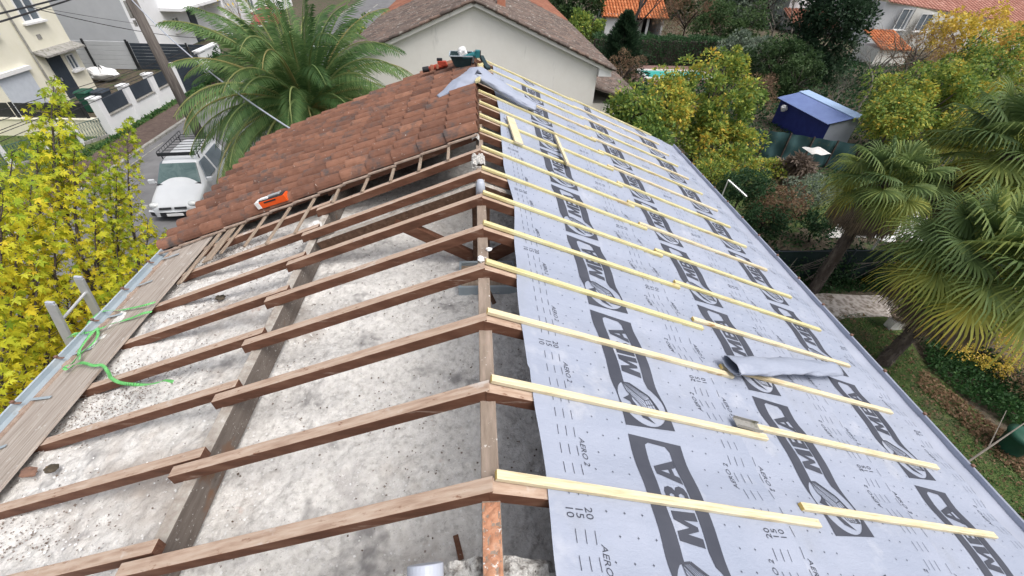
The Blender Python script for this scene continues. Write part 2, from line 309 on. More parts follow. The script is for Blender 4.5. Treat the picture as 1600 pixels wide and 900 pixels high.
leafmat('leaf_rust', [(0, (.11, .07, .045)), (.5, (.21, .135, .085)), (1, (.34, .23, .14))])
leafmat('leaf_phoenix', [(0, (.025, .06, .025)), (.4, (.075, .15, .05)), (.75, (.18, .27, .095)), (.92, (.33, .37, .15)), (1, (.40, .36, .15))])
leafmat('leaf_fan', [(0, (.05, .095, .04)), (.4, (.15, .22, .075)), (.65, (.30, .35, .09)), (.85, (.50, .44, .08)), (1, (.52, .30, .06))])
leafmat('leaf_dead', [(0, (.09, .07, .06)), (.5, (.18, .14, .115)), (1, (.32, .25, .18))])
leafmat('leaf_ground', [(0, (.012, .04, .012)), (.5, (.035, .095, .03)), (1, (.08, .17, .05))])
# ================================================================== THE HOUSE UNDER REPAIR
YK = [.93+.5475*k for k in range(16)]
house = thing('house', (0, 4.7, 0), 'house with half its roof stripped to brown rafters and half under grey membrane', 'house')
b = MB(); b.ext(-4.35, -4.1, .3, 9.1, 0, 4.35); b.ext(4.15, 4.4, .3, 9.1, 0, 4.35); b.ext(-4.1, 4.15, 8.85, 9.1, 0, 4.35)
b.build('wall', 'stucco', house)
def gable(y0, y1, top_off):
    b = MB(); N = 300
    xs = [-4.35+8.75*i/N for i in range(N+1)]
    def top(x, y):
        u = abs(x-RX)/CS
        return RZ-u*SN+top_off + .055*noise.fractal(Vector((x*14, y*14, 2)), .7, 2, 5)
    ny = 20
    for i in range(N):
        for j in range(ny):
            ya, yb = y0+(y1-y0)*j/ny, y0+(y1-y0)*(j+1)/ny
            b.poly([(xs[i], ya, top(xs[i], ya)), (xs[i+1], ya, top(xs[i+1], ya)), (xs[i+1], yb, top(xs[i+1], yb)), (xs[i], yb, top(xs[i], yb))])
    for i in range(N):
        b.poly([(xs[i+1], y1, 0), (xs[i], y1, 0), (xs[i], y1, top(xs[i], y1)), (xs[i+1], y1, top(xs[i+1], y1))])
        b.poly([(xs[i], y0, 0), (xs[i+1], y0, 0), (xs[i+1], y0, top(xs[i+1], y0)), (xs[i], y0, top(xs[i], y0))])
    return b
gable(.05, .66, -.20).build('gable_wall', 'mortar', house, smooth=True, label='near gable wall with its crumbled mortar top laid open')
gable(8.87, 9.12, -.24).build('gable_wall', 'stucco', house)
# loft insulation: a lumpy dusty grey white blanket
def zfloor(x):
    a = abs(x-RX)
    return 4.93 if a < 1.9 else 4.93-(a-1.9)*.20
b = MB(); X0, X1, Y0, Y1 = -4.05, 1.2, .66, 9.0; nx, ny = 300, 460
def ins(u, v):
    x = X0+(X1-X0)*u; y = Y0+(Y1-Y0)*v
    n1 = noise.fractal(Vector((x*1.3, y*1.3, 0)), 1, 2, 3)*.045 + .012*noise.noise(Vector((x*5, y*5, 7))) + noise.fractal(Vector((x*11, y*11, 4)), .8, 2, 3)*.016
    return (x, y, zfloor(x)+n1)
b.grid(ins, nx, ny); b.build('insulation', 'insulation', house, smooth=True, label='dusty grey white loft insulation lying between the rafters')
b = MB(); b.grid(lambda u, v: (1.2+2.85*u, .66+8.3*v, zfloor(1.2+2.85*u)-.05), 20, 30); b.build('insulation', 'insulation', house, smooth=True)
# rafters
def rafter(side, u0, u1, y, parent, name='rafter', w_=.074, h=.086, n=-.031, label=None, plumb=True):
    k = SN/CS*h if plumb else 0
    P = []
    for nn, du in ((n-h, k), (n, 0)):
        q = [RP(side, u0+du, y-w_/2, nn), RP(side, u1+du, y-w_/2, nn), RP(side, u1+du, y+w_/2, nn), RP(side, u0+du, y+w_/2, nn)]
        if side < 0: q = [q[1], q[0], q[3], q[2]]
        P += q
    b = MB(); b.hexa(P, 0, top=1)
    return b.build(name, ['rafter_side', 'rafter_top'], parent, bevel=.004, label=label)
rr = random.Random(3)
for k, y in enumerate(YK):
    rafter(-1, .003, 2.17+rr.uniform(-.015, .02), y-.035, house)
    rafter(-1, 1.97+rr.uniform(-.03, .03), 4.72, y+.055, house, h=.084)
    rafter(1, .003, 4.36, y-.035+rr.uniform(-.006, .006), house, n=-.038)
# ridge beam, purlins, truss
b = MB(); b.ext(-.005, .083, .56, 9.0, 5.77, 5.974, 0); b.build('ridge_beam', 'ridge_wood', house, bevel=.005)
for sgn in (-1, 1):
    u = 2.09; p = RP(sgn, u, 0, -.122)
    b = MB(); b.ext(p.x-.04, p.x+.04, .6, 9.0, p.z-.27, p.z, 0); b.hexa; b.mi = [1 if i == 1 else 0 for i in range(len(b.mi))]; b.build('purlin', ['dusty_wood', 'dust_top'], house, bevel=.004)
for yt in (4.1, ):
    t = b = MB(); b.ext(-.058, .135, yt-.06, yt+.06, 4.8, 5.768); b.build('king_post', 'dark_wood', house, bevel=.005)
    for s in (-1, 1):
        b = MB(); b.beam(RP(s, .0+.06, yt, -.225), RP(s, 2.02, yt, -.225), .08, .19, up=(0, 0, 1), top=1); b.build('principal_rafter', ['dark_wood', 'dust_top'], house, bevel=.005)
        b = MB(); b.beam((RX+s*.09, yt, 5.0), (RX+s*.95, yt, 5.50), .085, .13); b.build('strut', ['rafter_side', 'dusty_wood'], house, bevel=.005)
b = MB(); b.beam((-.01, 3.55, 5.25), (.16, 3.25, 5.02), .03, .05); b.build('wind_brace', 'dark_wood', house)
# hatch frame
b = MB(); x0, x1, y0, y1, z = -.22, .42, 3.52, 4.0, 4.99
b.ext(x0, x1, y0, y0+.03, z-.1, z+.03); b.ext(x0, x1, y1-.03, y1, z-.1, z+.03); b.ext(x0, x0+.025, y0+.03, y1-.03, z-.1, z+.03); b.ext(x1-.025, x1, y0+.03, y1-.03, z-.1, z+.03)
b.build('hatch_frame', 'zinc', house, bevel=.003)
b = MB(); b.ext(x0+.025, x1-.025, y0+.03, y1-.03, z-.1, z-.02); b.build('hatch_panel', 'old_lath', house)
# mortar lumps on the ridge
def lump(c, r, seed, mname='mortar', name='lump', parent=None, sq=(1, 1, .7), **k):
    bm = bmesh.new(); bmesh.ops.create_icosphere(bm, subdivisions=3, radius=1)
    for v in bm.verts:
        d = 1+.35*noise.fractal(v.co*1.6+Vector((seed*7, 0, 0)), 1, 2, 3); v.co = Vector((v.co.x*sq[0], v.co.y*sq[1], v.co.z*sq[2]))*r*d
    me = bpy.data.meshes.new(name); bm.to_mesh(me); bm.free(); me.materials.append(M[mname])
    me.attributes.new('tint', 'FLOAT', 'POINT')
    o = bpy.data.objects.new(name, me); c = Vector(c); o.location = c - (world_of(parent) if parent is not None else Vector()); link(o, parent); return o
b = MB(); b.grid(lambda u, v: (-.055+.15*u, 4.42+.30*v, 6.0+.05*noise.fractal(Vector((u*4, v*4, 0)), 1, 2, 3)+.03*math.sin(PI*u)), 12, 18)
b.grid(lambda u, v: (-.055+.15*u, 4.42, 5.8+.2*v), 4, 4)
b.build('mortar_bed', 'mortar', house, smooth=True)
b = MB(); b.grid(lambda u, v: (-.05+.085*u+.015*noise.noise(Vector((0, v*40, 0))), 5.05+4.0*v, 6.0+.075*math.sin(PI*(.15+.7*u))*1.0+.02*noise.fractal(Vector((u*3, v*60, 1)), 1, 2, 3)), 8, 160)
b.grid(lambda u, v: (.035+.015*noise.noise(Vector((0, v*40, 0))), 5.05+4.0*v, 5.95+.09*u), 3, 160)
b.build('mortar_bed', 'mortar', house, smooth=True)
# vents
b = MB()
def pipe(c, r, z0, z1, name, lab, m='pvc', dome=False):
    b = MB(); prof = [(r, z0), (r, z1), (r*.97, z1+.004), (r*.92, z1+.004)]
    prof += ([(r*.92, z1-.02), (r*.9, z1-.15)] if not dome else [(r*.9, z1+.008), (r*.5, z1+.012), (.001, z1+.013)])
    b.lathe((c[0], c[1], 0), prof, 28); return b.build(name, m, house, smooth=True, label=lab)
b = MB(); b.tube([(-.165, .02, 6.18), (-.185, .30, 6.29), (-.195, .50, 6.365)], .060, 28); b.build('vent_pipe', 'pvc', house, bevel=.004, label='grey plastic vent pipe leaning over the near gable')
b = MB(); b.grid(lambda u, v: (-.002+.082*u, .55+.30*v, 5.978+.012*noise.fractal(Vector((u*5, v*14, 2)), .8, 2, 4)), 10, 30); b.build('brick_dust', 'brick_dust', house, smooth=True)
b = MB(); b.tube([(.035, 3.86, 5.95), (.035, 3.86, 6.02), (.035, 3.87, 6.06), (.035, 3.90, 6.09)], [.046, .046, .044, .03], 20)
b.build('vent_pipe', 'pvc', house, smooth=True, label='short capped grey pipe on the ridge between two rafters')
# roof tiles on the far left slope
NC, NR = 15, 13; PITCH = .272; EXPO = .361; YT0 = 5.10
rt = random.Random(11)
def tile_field(b, O, du, dv, dn, nc, nr, pitch, expo, r, h, seed=0, jit=.006, clamp=None, over=.05, tb=None, seg=7, missing=()):
    """barrel tiles: O origin at the top, du down the slope, dv along the eave, dn the slope normal"""
    q = random.Random(seed)
    for i in range(nr):
        for j in range(nc):
            if (i, j) in missing: continue
            u0 = i*expo - .02 + q.uniform(-jit, jit); u1 = u0+expo+over; v0 = (j+.5)*pitch + q.uniform(-jit, jit); lift = q.uniform(0, .006)
            t = q.random() if tb is None else min(1, max(0, q.gauss(*tb))); lipt = q.choice((.1, .5, .95))
            base = len(b.v)
            for (uu, rr_, nn) in ((u0, r*.90, -.002+lift), (u1, r, .020+lift)):
                for s in range(seg+1):
                    a = PI*s/seg; vv = v0-math.cos(a)*rr_; nz = math.sin(a)**.95*h*(rr_/r)+nn
                    P = O + du*uu + dv*vv + dn*nz; b.v.append(tuple(P)); b.t.append(t)
            for s in range(seg+1):            # inner lip
                a = PI*s/seg; rr_ = r*.8; P = O + du*(u1) + dv*(v0-math.cos(a)*rr_) + dn*(math.sin(a)**.8*h*.72+.018+lift-.004); b.v.append(tuple(P)); b.t.append(lipt)
            n1 = seg+1
            for s in range(seg):
                b.f.append((base+s, base+n1+s, base+n1+s+1, base+s+1)); b.mi.append(0)
                b.f.append((base+n1+s, base+2*n1+s, base+2*n1+s+1, base+n1+s+1)); b.mi.append(0)
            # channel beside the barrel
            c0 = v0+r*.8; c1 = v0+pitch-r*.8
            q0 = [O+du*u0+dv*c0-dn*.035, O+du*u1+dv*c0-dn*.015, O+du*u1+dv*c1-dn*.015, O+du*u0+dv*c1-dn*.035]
            b.poly(q0, 0, t*.15)  # channel tint darkened: groove shade painted into the tile colour
b = MB()
O = RP(-1, .02, YT0, .012); du = (RP(-1, 1, 0)-RP(-1, 0, 0)); dv = Vector((0, 1, 0)); dn = Vector((-SN, 0, CS))
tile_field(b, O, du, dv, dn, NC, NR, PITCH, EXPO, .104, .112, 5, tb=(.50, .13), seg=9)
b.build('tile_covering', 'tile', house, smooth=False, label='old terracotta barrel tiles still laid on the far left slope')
b = MB()    # stepped pale edge of the opened tiles
for i in range(NR):
    u0 = i*EXPO+.02; yy = YT0-.035+rt.uniform(-.02, .012)
    b.beam(RP(-1, u0, yy+.01, .010), RP(-1, u0+EXPO+.015, yy, .030), .036, .022, up=tuple(dn))
b.build('tile_edge', 'tile_edge', house, bevel=.004)
b = MB(); b.ext(-4.3, 0, 5.12, 9.1, 5.9, 5.92)
bb = MB(); bb.poly([RP(-1, 0, 5.2, -.005), RP(-1, 4.7, 5.2, -.005), RP(-1, 4.7, 9.15, -.005), RP(-1, 0, 9.15, -.005)])
bb.poly([RP(-1, 0, 5.2, -.012), RP(-1, 0, 9.15, -.012), RP(-1, 4.7, 9.15, -.012), RP(-1, 4.7, 5.2, -.012)])
bb.build('roof_deck', 'dark_wood', house)
# old tile battens left sticking out from under the tiles
for i, u in enumerate([.40, .77, 1.14, 1.52, 1.92, 2.28, 2.66, 3.03, 3.40]):
    y0 = 4.70 if u < 2.1 else (4.22 if u < 2.8 else 4.3+.25*(u-2.8)); y0 += rr.uniform(-.03, .03)
    b = MB(); b.beam(RP(-1, u, y0, -.016), RP(-1, u+rr.uniform(-.02, .02), 5.4, -.016), .030, .026, up=tuple(dn)); b.build('tile_batten', 'old_lath', house, bevel=.003)
# new counter battens nailed over the membrane
for k, y in enumerate(YK):
    e = 2.12+rr.uniform(-.02, .03); m = 'pine' if k < 3 or k > 9 and rr.random() < .5 else 'pine_yellow'
    def batten(u0, u1, ya, yb, m, n0=-.013, n1=-.013):
        b = MB(); b.beam(RP(1, u0, ya, n0), RP(1, u1, yb, n1), .046, .027, up=tuple(Vector((SN, 0, CS))))
        o = b.build('counter_batten', [m, 'pine_end'], house, bevel=.0025)
        for p in o.data.polygons:
            if abs(p.normal.x) > .85: p.material_index = 1
    batten(.02+rr.uniform(-.008, .01), e, y, y-.03+rr.uniform(-.01, .015), m)
    m2 = 'pine' if k in (0, 1, 3, 6, 9) else ('pine_yellow' if rr.random() < .6 else 'pine')
    batten(2.06+rr.uniform(-.03, .02), 4.13+rr.uniform(0, .08), y+.058, y+.055+rr.uniform(-.015, .02), m2)
batten(2.3, 4.16, .385, .385, 'pine')
# eave boards and gutter on the left
def eboard(u0, u1, n, y0, y1, th=.022, nm='eave_board', m='plank'):
    b = MB(); N = Vector((-SN, 0, CS)); P = []
    for nn in (n-th, n): P += [RP(-1, u1, y0, nn), RP(-1, u0, y0, nn), RP(-1, u0, y1, nn), RP(-1, u1, y1, nn)]
    b.hexa(P); return b.build(nm, m, house, bevel=.003)
eboard(3.86, 4.16, .0, .7, 5.28); eboard(4.17, 4.50, -.008, .7, 5.2)
eboard(4.505, 4.545, .012, .7, 5.3, .03, m='tile_edge')
eboard(3.5, 3.62, -.004, 4.35, 5.25, .02, m='old_lath'); eboard(3.70, 3.76, .004, 4.0, 5.25, .02, m='old_lath')
def gutter(side, u, y0, y1, r=.085):
    g = MB(); c = RP(side, u, 0, 0 if side < 0 else -.035)
    prof = [(-.082, .012), (-.078, 0), (-.072, -.03), (-.05, -.06), (-.02, -.075), (.015, -.075), (.045, -.06), (.068, -.03), (.075, .0), (.078, .02), (.090, .026), (.094, .014)]
    n = 40
    for i in range(n):
        for j in range(len(prof)-1):
            q = [(c.x+side*prof[j][0], y0+(y1-y0)*i/n, c.z+prof[j][1]), (c.x+side*prof[j+1][0], y0+(y1-y0)*i/n, c.z+prof[j+1][1]), (c.x+side*prof[j+1][0], y0+(y1-y0)*(i+1)/n, c.z+prof[j+1][1]), (c.x+side*prof[j][0], y0+(y1-y0)*(i+1)/n, c.z+prof[j][1])]
            g.poly(q)
    return g.build('gutter', 'zinc', house, smooth=True), c
g, c = gutter(-1, 4.63, .6, 9.2)
for k in range(15):
    b = MB(); y = 1.55+.5475*k
    b.box((c.x-.088, y, c.z+.03), (.030, .03, .022)); b.box((c.x-.05, y, c.z+.012), (.06, .022, .006)); b.build('gutter_bracket', 'rust', g, bevel=.003)
    if k < 7:
        b = MB(); p = RP(-1, 4.28+rr.uniform(-.03, .05), y+rr.uniform(-.04, .04), .006); q = RP(-1, 4.52, y, .022)
        b.beam(p, q, .028, .003, up=tuple(dn)); b.build('metal_tab', 'zinc', house)
g2, c2 = gutter(1, 4.70, .05, 9.2); g2.data.materials[0] = M['apron']
for k in range(16):
    b = MB(); y = .50+.5475*k
    b.box((c2.x+.088, y, c2.z+.03), (.028, .028, .022)); b.build('gutter_bracket', 'rust', g2, bevel=.004)
# ------------------------------------------------------------------ the printed membrane
ZS = 1.017       # the survey was made on the batten tops; the membrane lies a batten below
def sag(u, y):
    ph = ((y-.895)/.5475) % 1
    return -.019*math.sin(PI*ph)**4*min(1, max(0, (u-.28)*2)) + .0025*noise.noise(Vector((u*1.3, y*1.1, 3))) + .0035*noise.noise(Vector((u*2.2, y*6.0, 9)))
def SP(u, y, off=0):
    u2 = u*ZS; y2 = y*ZS; return RP(1, u2, y2, -.0285+sag(u2, y2)+off)
def curve2d(polys, text=None, size=1, shear=0, offset=0):
    cu = bpy.data.curves.new('tmp', 'FONT' if text else 'CURVE')
    if text:
        cu.body = text; cu.size = size; cu.shear = shear; cu.offset = offset; cu.resolution_u = 2; cu.fill_mode = 'BOTH'
    else:
        cu.dimensions = '2D'; cu.fill_mode = 'BOTH'
        for pl in polys:
            sp = cu.splines.new('POLY'); sp.points.add(len(pl)-1)
            for i, p in enumerate(pl): sp.points[i].co = (p[0], p[1], 0, 1)
            sp.use_cyclic_u = True
    o = bpy.data.objects.new('tmp', cu); COL.objects.link(o); dg = bpy.context.evaluated_depsgraph_get(); dg.update()
    me = bpy.data.meshes.new_from_object(o.evaluated_get(dg)); V = [(v.co.x, v.co.y) for v in me.vertices]; F = [tuple(p.vertices) for p in me.polygons]
    bpy.data.objects.remove(o); bpy.data.curves.remove(cu); bpy.data.meshes.remove(me); return V, F
def circ(cx, cy, rx, ry, a0=0, a1=360, n=28): return [(cx+rx*math.cos(R(a0+(a1-a0)*i/n)), cy+ry*math.sin(R(a0+(a1-a0)*i/n))) for i in range(n+1)]
# cell drawn in (a across the strip, v down towards the camera); a 0..0.375, v 0..1.0
cell = []
def addp(*polys): cell.append(curve2d(polys))
inner = [(.105, .05), (.13, .035), (.25, .045), (.275, .075), (.285, .34), (.288, .60)] + [(.19+.172*math.cos(R(t)), .80+.18*math.sin(R(t))) for t in range(-50, 231, 10)] + [(.112, .655), (.112, .60), (.092, .34)]
addp([(0, 0), (.375, .02), (.378, .3), (.375, .98), (0, 1.0), (.012, .75), (.0, .4)], inner)
def letters():
    # reading upward: word runs from v=.585 (M) to v=.13 (A); letter tops at small a
    def T(px, py, v0): return (.275-.155*py, v0-px)      # px along the word, py letter height 0..1
    Mp = [(0, 0), (.05, 1), (.092, 1), (.094, .52), (.122, 1), (.165, 1), (.150, 0), (.112, 0), (.121, .60), (.083, .0), (.068, .0), (.066, .60), (.040, 0)]
    Mp = [(0, 0), (.025, 1), (.068, 1), (.088, .45), (.122, 1), (.165, 1), (.165, 0), (.122, 0), (.122, .58), (.095, .08), (.075, .08), (.057, .58), (.042, 0)]
    addp([T(x, y, .585) for x, y in Mp])
    B0 = [(0, 0), (.0, 1), (.085, 1), (.107, .93), (.116, .76), (.108, .60), (.092, .53), (.113, .44), (.122, .26), (.112, .08), (.088, 0)]
    B1 = [(.04, .62), (.04, .82), (.07, .82), (.077, .72), (.07, .62)]; B2 = [(.04, .18), (.04, .42), (.072, .42), (.081, .30), (.072, .18)]
    addp([T(x, y, .405) for x, y in B0], [T(x, y, .405) for x, y in B1], [T(x, y, .405) for x, y in B2])
    A0 = [(0, 0), (.050, 1), (.095, 1), (.145, 0), (.103, 0), (.093, .2), (.052, .2), (.042, 0)]; A1 = [(.060, .38), (.0725, .74), (.085, .38)]
    addp([T(x, y, .270) for x, y in A0], [T(x, y, .270) for x, y in A1])
letters()
def line(p, q, w_=.005):
    p = Vector(p); q = Vector(q); d = (q-p).normalized(); n = Vector((-d.y, d.x))*w_/2; addp([tuple(p-n), tuple(q-n), tuple(q+n), tuple(p+n)])
# the little house emblem
E0 = (.095, .655); E1 = (.150, .650); E2 = (.325, .775); E3 = (.275, .775); E4 = (.318, .905); E5 = (.165, .90); E6 = (.225, .765)
line(E0, E1, .012); line(E1, (.270, .735), .016); line((.27, .735), E4, .016); line(E0, (.215, .785), .007); line(E0, (.100, .73), .005); line((.10, .73), (.21, .90), .005)
for k in range(1, 6): line((.095+.011*k, .655), (.215+.011*k, .785-.009*k), .003)
for k in range(3): line((.098, .675+.02*k), (.205-.0*k, .81+.03*k), .003)
line((.215, .785), (.225, .905), .006); line((.265, .74), (.300, .905), .006)
for k in range(4): line((.216+.003*k, .785+.037*k), (.274+.01*k, .765+.042*k), .005)
line((.235, .775), (.248, .90), .004); line((.252, .765), (.27, .90), .004); line((.225, .905), (.318, .905), .006)
addp([(.045, .80), (.10, .765), (.125, .735), (.118, .80), (.15, .87), (.235, .955), (.15, .925), (.10, .85), (.09, .815)])
small = []
def addt(txt, size, a, v, up, shear=0, off=0):
    V, F = curve2d(None, txt, size, shear, off)
    wd = max(x for x, y in V)
    small.append(([(a+(.36*size-y)*1.0, v-(x-wd/2)) if up else (a-(.36*size-y), v+(x-wd/2)) for x, y in V], F))
for dd in (.16, .687):
    addt('AERO 2', .048, -.33, dd, False, .2); addt('AERO 2', .048, .70, dd, True, .2)
for i, s in enumerate(('10', '15', '20')):
    addt(s, .058, -.487+.052*i, .48, False); addt(s, .058, .87-.055*i, .48, True)
def rect(a, v, wa, wv): small.append(([(a-wa/2, v-wv/2), (a+wa/2, v-wv/2), (a+wa/2, v+wv/2), (a-wa/2, v+wv/2)], [(0, 1, 2, 3)]))
for c_ in range(3):
    for k in range(10):
        if k == 4: continue
        rect(-.487+.052*c_+.012, .055+.1055*k, .0035, .058); rect(.87-.055*c_-.012, .055+.1055*k, .0035, .058)
rd = random.Random(4)
for row in range(10):
    for c_ in (-.285, -.18, -.075, .46, .565):
        aa = c_+(.05 if row % 2 else 0)*1; vv = .04+.1055*row
        rect(aa, vv, .012, .003); rect(aa, vv+.0001, .003, .012)
def strip(name, uL, uR, base, T0, label, left_fn=None):
    V = []; F = []; mi = []; y0, y1 = .0, 9.15
    if left_fn is None: uL -= .035
    nu = int((uR-uL)/.07); ny = int((y1-y0)/.034)
    for i in range(nu+1):
        for j in range(ny+1):
            y = y0+(y1-y0)*j/ny; u = uL+(uR-uL)*i/nu
            if left_fn and i == 0: u = left_fn(y)
            V.append(SP(u, y, .007*max(0, 1-(uR-u)/.10) if uR < 4 else 0))
    for i in range(nu):
        for j in range(ny):
            a = i*(ny+1)+j; F.append((a, a+ny+1, a+ny+2, a+1)); mi.append(0)
    T = T0
    while T > y1: T -= 1.055
    while T < y1: T += 1.055
    while T > -.2:
        for (pv, pf) in cell+small:
            bad = False; pts = []
            for a, v in pv:
                u = base+a; y = T-v
                if y < y0 or y > y1-.01 or u > uR-.002 or u < uL+.04*(left_fn is None)+.002: bad = True; break
                pts.append(SP(u, y, .0024+(.0078*max(0, 1-(uR-u)/.10) if uR < 4 else 0)))
            if bad: continue
            n0 = len(V); V += pts
            for f in pf: F.append(tuple(n0+k for k in f)); mi.append(1)
        T -= 1.055
    me = bpy.data.meshes.new(name); o0 = Vector(V[0]); me.from_pydata([tuple(Vector(v)-o0) for v in V], [], F)
    me.materials.append(M['membrane']); me.materials.append(M['ink']); me.polygons.foreach_set('material_index', mi); me.polygons.foreach_set('use_smooth', [m == 0 for m in mi]); me.update()
    me.attributes.new('tint', 'FLOAT', 'POINT')
    o = bpy.data.objects.new(name, me); o.location = o0-world_of(house); link(o, house); o['label'] = label; return o
def left_edge(y): return .285+.012*noise.noise(Vector((0, y*1.5, 0)))*2+.03*max(0, min(1, (y-2.4)/1.2)) - .0*y + .022*math.sin(y*2.3)*(y > 1.6)
# long seams: each sheet covers the top edge of the next, so the sheets meet along one line
addt_cell = cell
def refine(lst, step=.09):
    out = []
    for V, F in lst:
        if max(v for a, v in V)-min(v for a, v in V) < step*1.5: out.append((V, F)); continue
        bm = bmesh.new(); vs = [bm.verts.new((a, v, 0)) for a, v in V]
        for f in F:
            try: bm.faces.new([vs[i] for i in f])
            except ValueError: pass
        v = -.0
        while v < 1.05:
            bmesh.ops.bisect_plane(bm, geom=bm.verts[:]+bm.edges[:]+bm.faces[:], plane_co=(0, v, 0), plane_no=(0, 1, 0)); v += .045
        for a in (.07, .14, .21, .28, .35):
            bmesh.ops.bisect_plane(bm, geom=bm.verts[:]+bm.edges[:]+bm.faces[:], plane_co=(a, 0, 0), plane_no=(1, 0, 0))
        bm.verts.index_update(); out.append(([(q.co.x, q.co.y) for q in bm.verts], [tuple(x.index for x in f.verts) for f in bm.faces])); bm.free()
    return out
cell = refine(cell)
strip('membrane', .29, 1.835, .885, 2.332, 'uppermost printed grey membrane along the ridge', left_edge)
strip('membrane', 1.837, 3.175, 2.225, 2.88, 'middle printed grey membrane')
strip('membrane', 3.177, 4.43, 3.565, 2.342, 'lowest printed grey membrane along the gutter')
b = MB()
def apr(u, v):
    y = .0+9.2*v; uu = 4.418+u*.39; dip = -.006*math.sin(PI*u)
    if u > .93: dip = .014
    return RP(1, uu*ZS, y, -.0295+sag(uu*ZS, y)*(1-u)+dip+.006*u*noise.noise(Vector((u*2, y*2, 0))))
b.grid(apr, 16, 240); b.build('eave_apron', 'apron', house, smooth=True, label='plain blue grey membrane edge hanging into the right gutter')
# ================================================================== GROUND, ROAD, POOL
def sheet(name, pts, z, m, kind='structure', th=None):
    b = MB(); b.poly([(p[0], p[1], z) for p in pts]); o = b.build(name, m, origin=(pts[0][0], pts[0][1], z)); tag(o, kind=kind); return o
sheet('ground', [(-250, -60), (250, -60), (250, 400), (-250, 400)], 0, 'soil')
sheet('road', [(-14.5, -40), (-7.6, -40), (-7.6, 75), (-14.5, 75)], .006, 'asphalt')
b = MB(); b.ext(-14.66, -14.5, -40, 75, -.05, .12); o = b.build('kerb', 'kerb', bevel=.02); tag(o, kind='structure')
sheet('pavement', [(-16.1, -40), (-14.66, -40), (-14.66, 75), (-16.1, 75)], .10, 'pavement')
sheet('verge', [(-16.6, -40), (-16.1, -40), (-16.1, 75), (-16.6, 75)], .104, 'grass')
b = MB(); b.ext(-7.6, -7.45, -40, 75, -.05, .12); o = b.build('kerb', 'kerb', bevel=.02); tag(o, kind='structure')
sheet('pavement', [(-7.45, -40), (-6.3, -40), (-6.3, 75), (-7.45, 75)], .1, 'pavement')
b = MB()
p = atz(212, 337); q = atz(229, 321); b.poly([(p.x, p.y, .011), (p.x+.1, p.y, .011), (q.x+.1, q.y, .011), (q.x, q.y, .011)])
p = atz(213, 321); q = atz(229, 322); b.poly([(p.x, p.y, .0114), (q.x, q.y-.05, .0114), (q.x, q.y+.06, .0114), (p.x, p.y+.11, .0114)])
b.poly([(-14.2, 10, .0105), (-14.14, 10, .0105), (-14.14, 20, .0105), (-14.2, 20, .0105)])
for k in range(6): b.poly([(-12.3, 40+4.5*k, .0105), (-12.1, 40+4.5*k, .0105), (-12.1, 43+4.5*k, .0105), (-12.3, 43+4.5*k, .0105)])
o = b.build('road_marking', 'kerb'); tag(o, kind='structure')
sheet('yard', [(-30, 21), (-16.7, 21), (-16.7, 32), (-30, 32)], .02, 'soil')
sheet('lawn', [(-30, 8), (-16.7, 8), (-16.7, 20.6), (-30, 20.6)], .02, 'grass')
# garden to the right
lawn = [atz(1270, 500), atz(1340, 486), atz(1400, 500), atz(1440, 560), atz(1520, 640), atz(1700, 800), atz(1700, 1000), atz(1200, 900), (5, 3, 0), (5, 8, 0)]
sheet('lawn', lawn, .012, 'grass')
path = [atz(1200, 470), atz(1270, 458), atz(1340, 462), atz(1440, 462), atz(1520, 470), atz(1500, 500), atz(1430, 505), atz(1380, 495), atz(1320, 498), atz(1260, 512)]
sheet('path', path, .020, 'gravel')
sheet('lawn', [(8.5, 12.5), (30, 12.5), (30, 17), (8.5, 17)], .012, 'grass')
sheet('path', [atz(1290, 372), atz(1330, 325), atz(1350, 300), atz(1440, 330), atz(1480, 372)], .02, 'stone')
sheet('terrace', [(11, 31), (19, 31), (19, 36.6), (11, 36.6)], .03, 'decking')
pa, pb, pc, pd = atz(998, 113), atz(1092, 114), atz(1083, 125), atz(995, 120)
b = MB(); x0, x1, y0, y1 = 12.6, 17.3, 32.7, 34.7
b.ext(x0-.35, x1+.35, y1, y1+.35, .0, .12); b.ext(x0-.35, x0, y0, y1, .0, .12); b.ext(x1, x1+.35, y0, y1, 0, .12); b.ext(x0-.35, x1+.35, y0-.35, y0, 0, .12)
o = b.build('pool_coping', 'stone', bevel=.01); tag(o, 'white stone coping round the small turquoise pool', 'pool edge')
o = sheet('water', [(x0, y0), (x1, y0), (x1, y1), (x0, y1)], .07, 'water')
# ================================================================== FOLIAGE TOOLS
def norm(a): return a/np.maximum(np.linalg.norm(a, axis=-1, keepdims=True), 1e-9)
TPL = {
 'leaf': (np.array([[0, 0, 0], [.45, .28, .05], [1, 0, -.05], [.45, -.28, .05]]), np.array([[0, 1, 2, 3]])),
 'round': (np.array([[0, 0, 0], [.5, .5, .08], [1, 0, 0], [.5, -.5, .08]]), np.array([[0, 1, 2, 3]])),
 'needle': (np.array([[0, 0, 0], [.4, .12, .0], [1, 0, 0], [.4, -.12, .0]]), np.array([[0, 1, 2, 3]])),
 'maple': (np.array([[0, 0, 0], [.45, .22, .06], [1.0, 0, -.12], [.45, -.22, .06],
                     [.18, .10, 0], [.36, .46, .04], [.66, .62, -.10], [.42, .20, .05],
                     [.18, -.10, 0], [.36, -.46, .04], [.66, -.62, -.10], [.42, -.20, .05],
                     [.02, .02, 0], [.02, .30, .03], [.10, .52, -.05], [.22, .2, .04],
                     [.02, -.02, 0], [.02, -.30, .03], [.10, -.52, -.05], [.22, -.2, .04]]),
           np.array([[0, 1, 2, 3], [4, 7, 6, 5], [8, 9, 10, 11], [12, 15, 14, 13], [16, 17, 18, 19]]))}
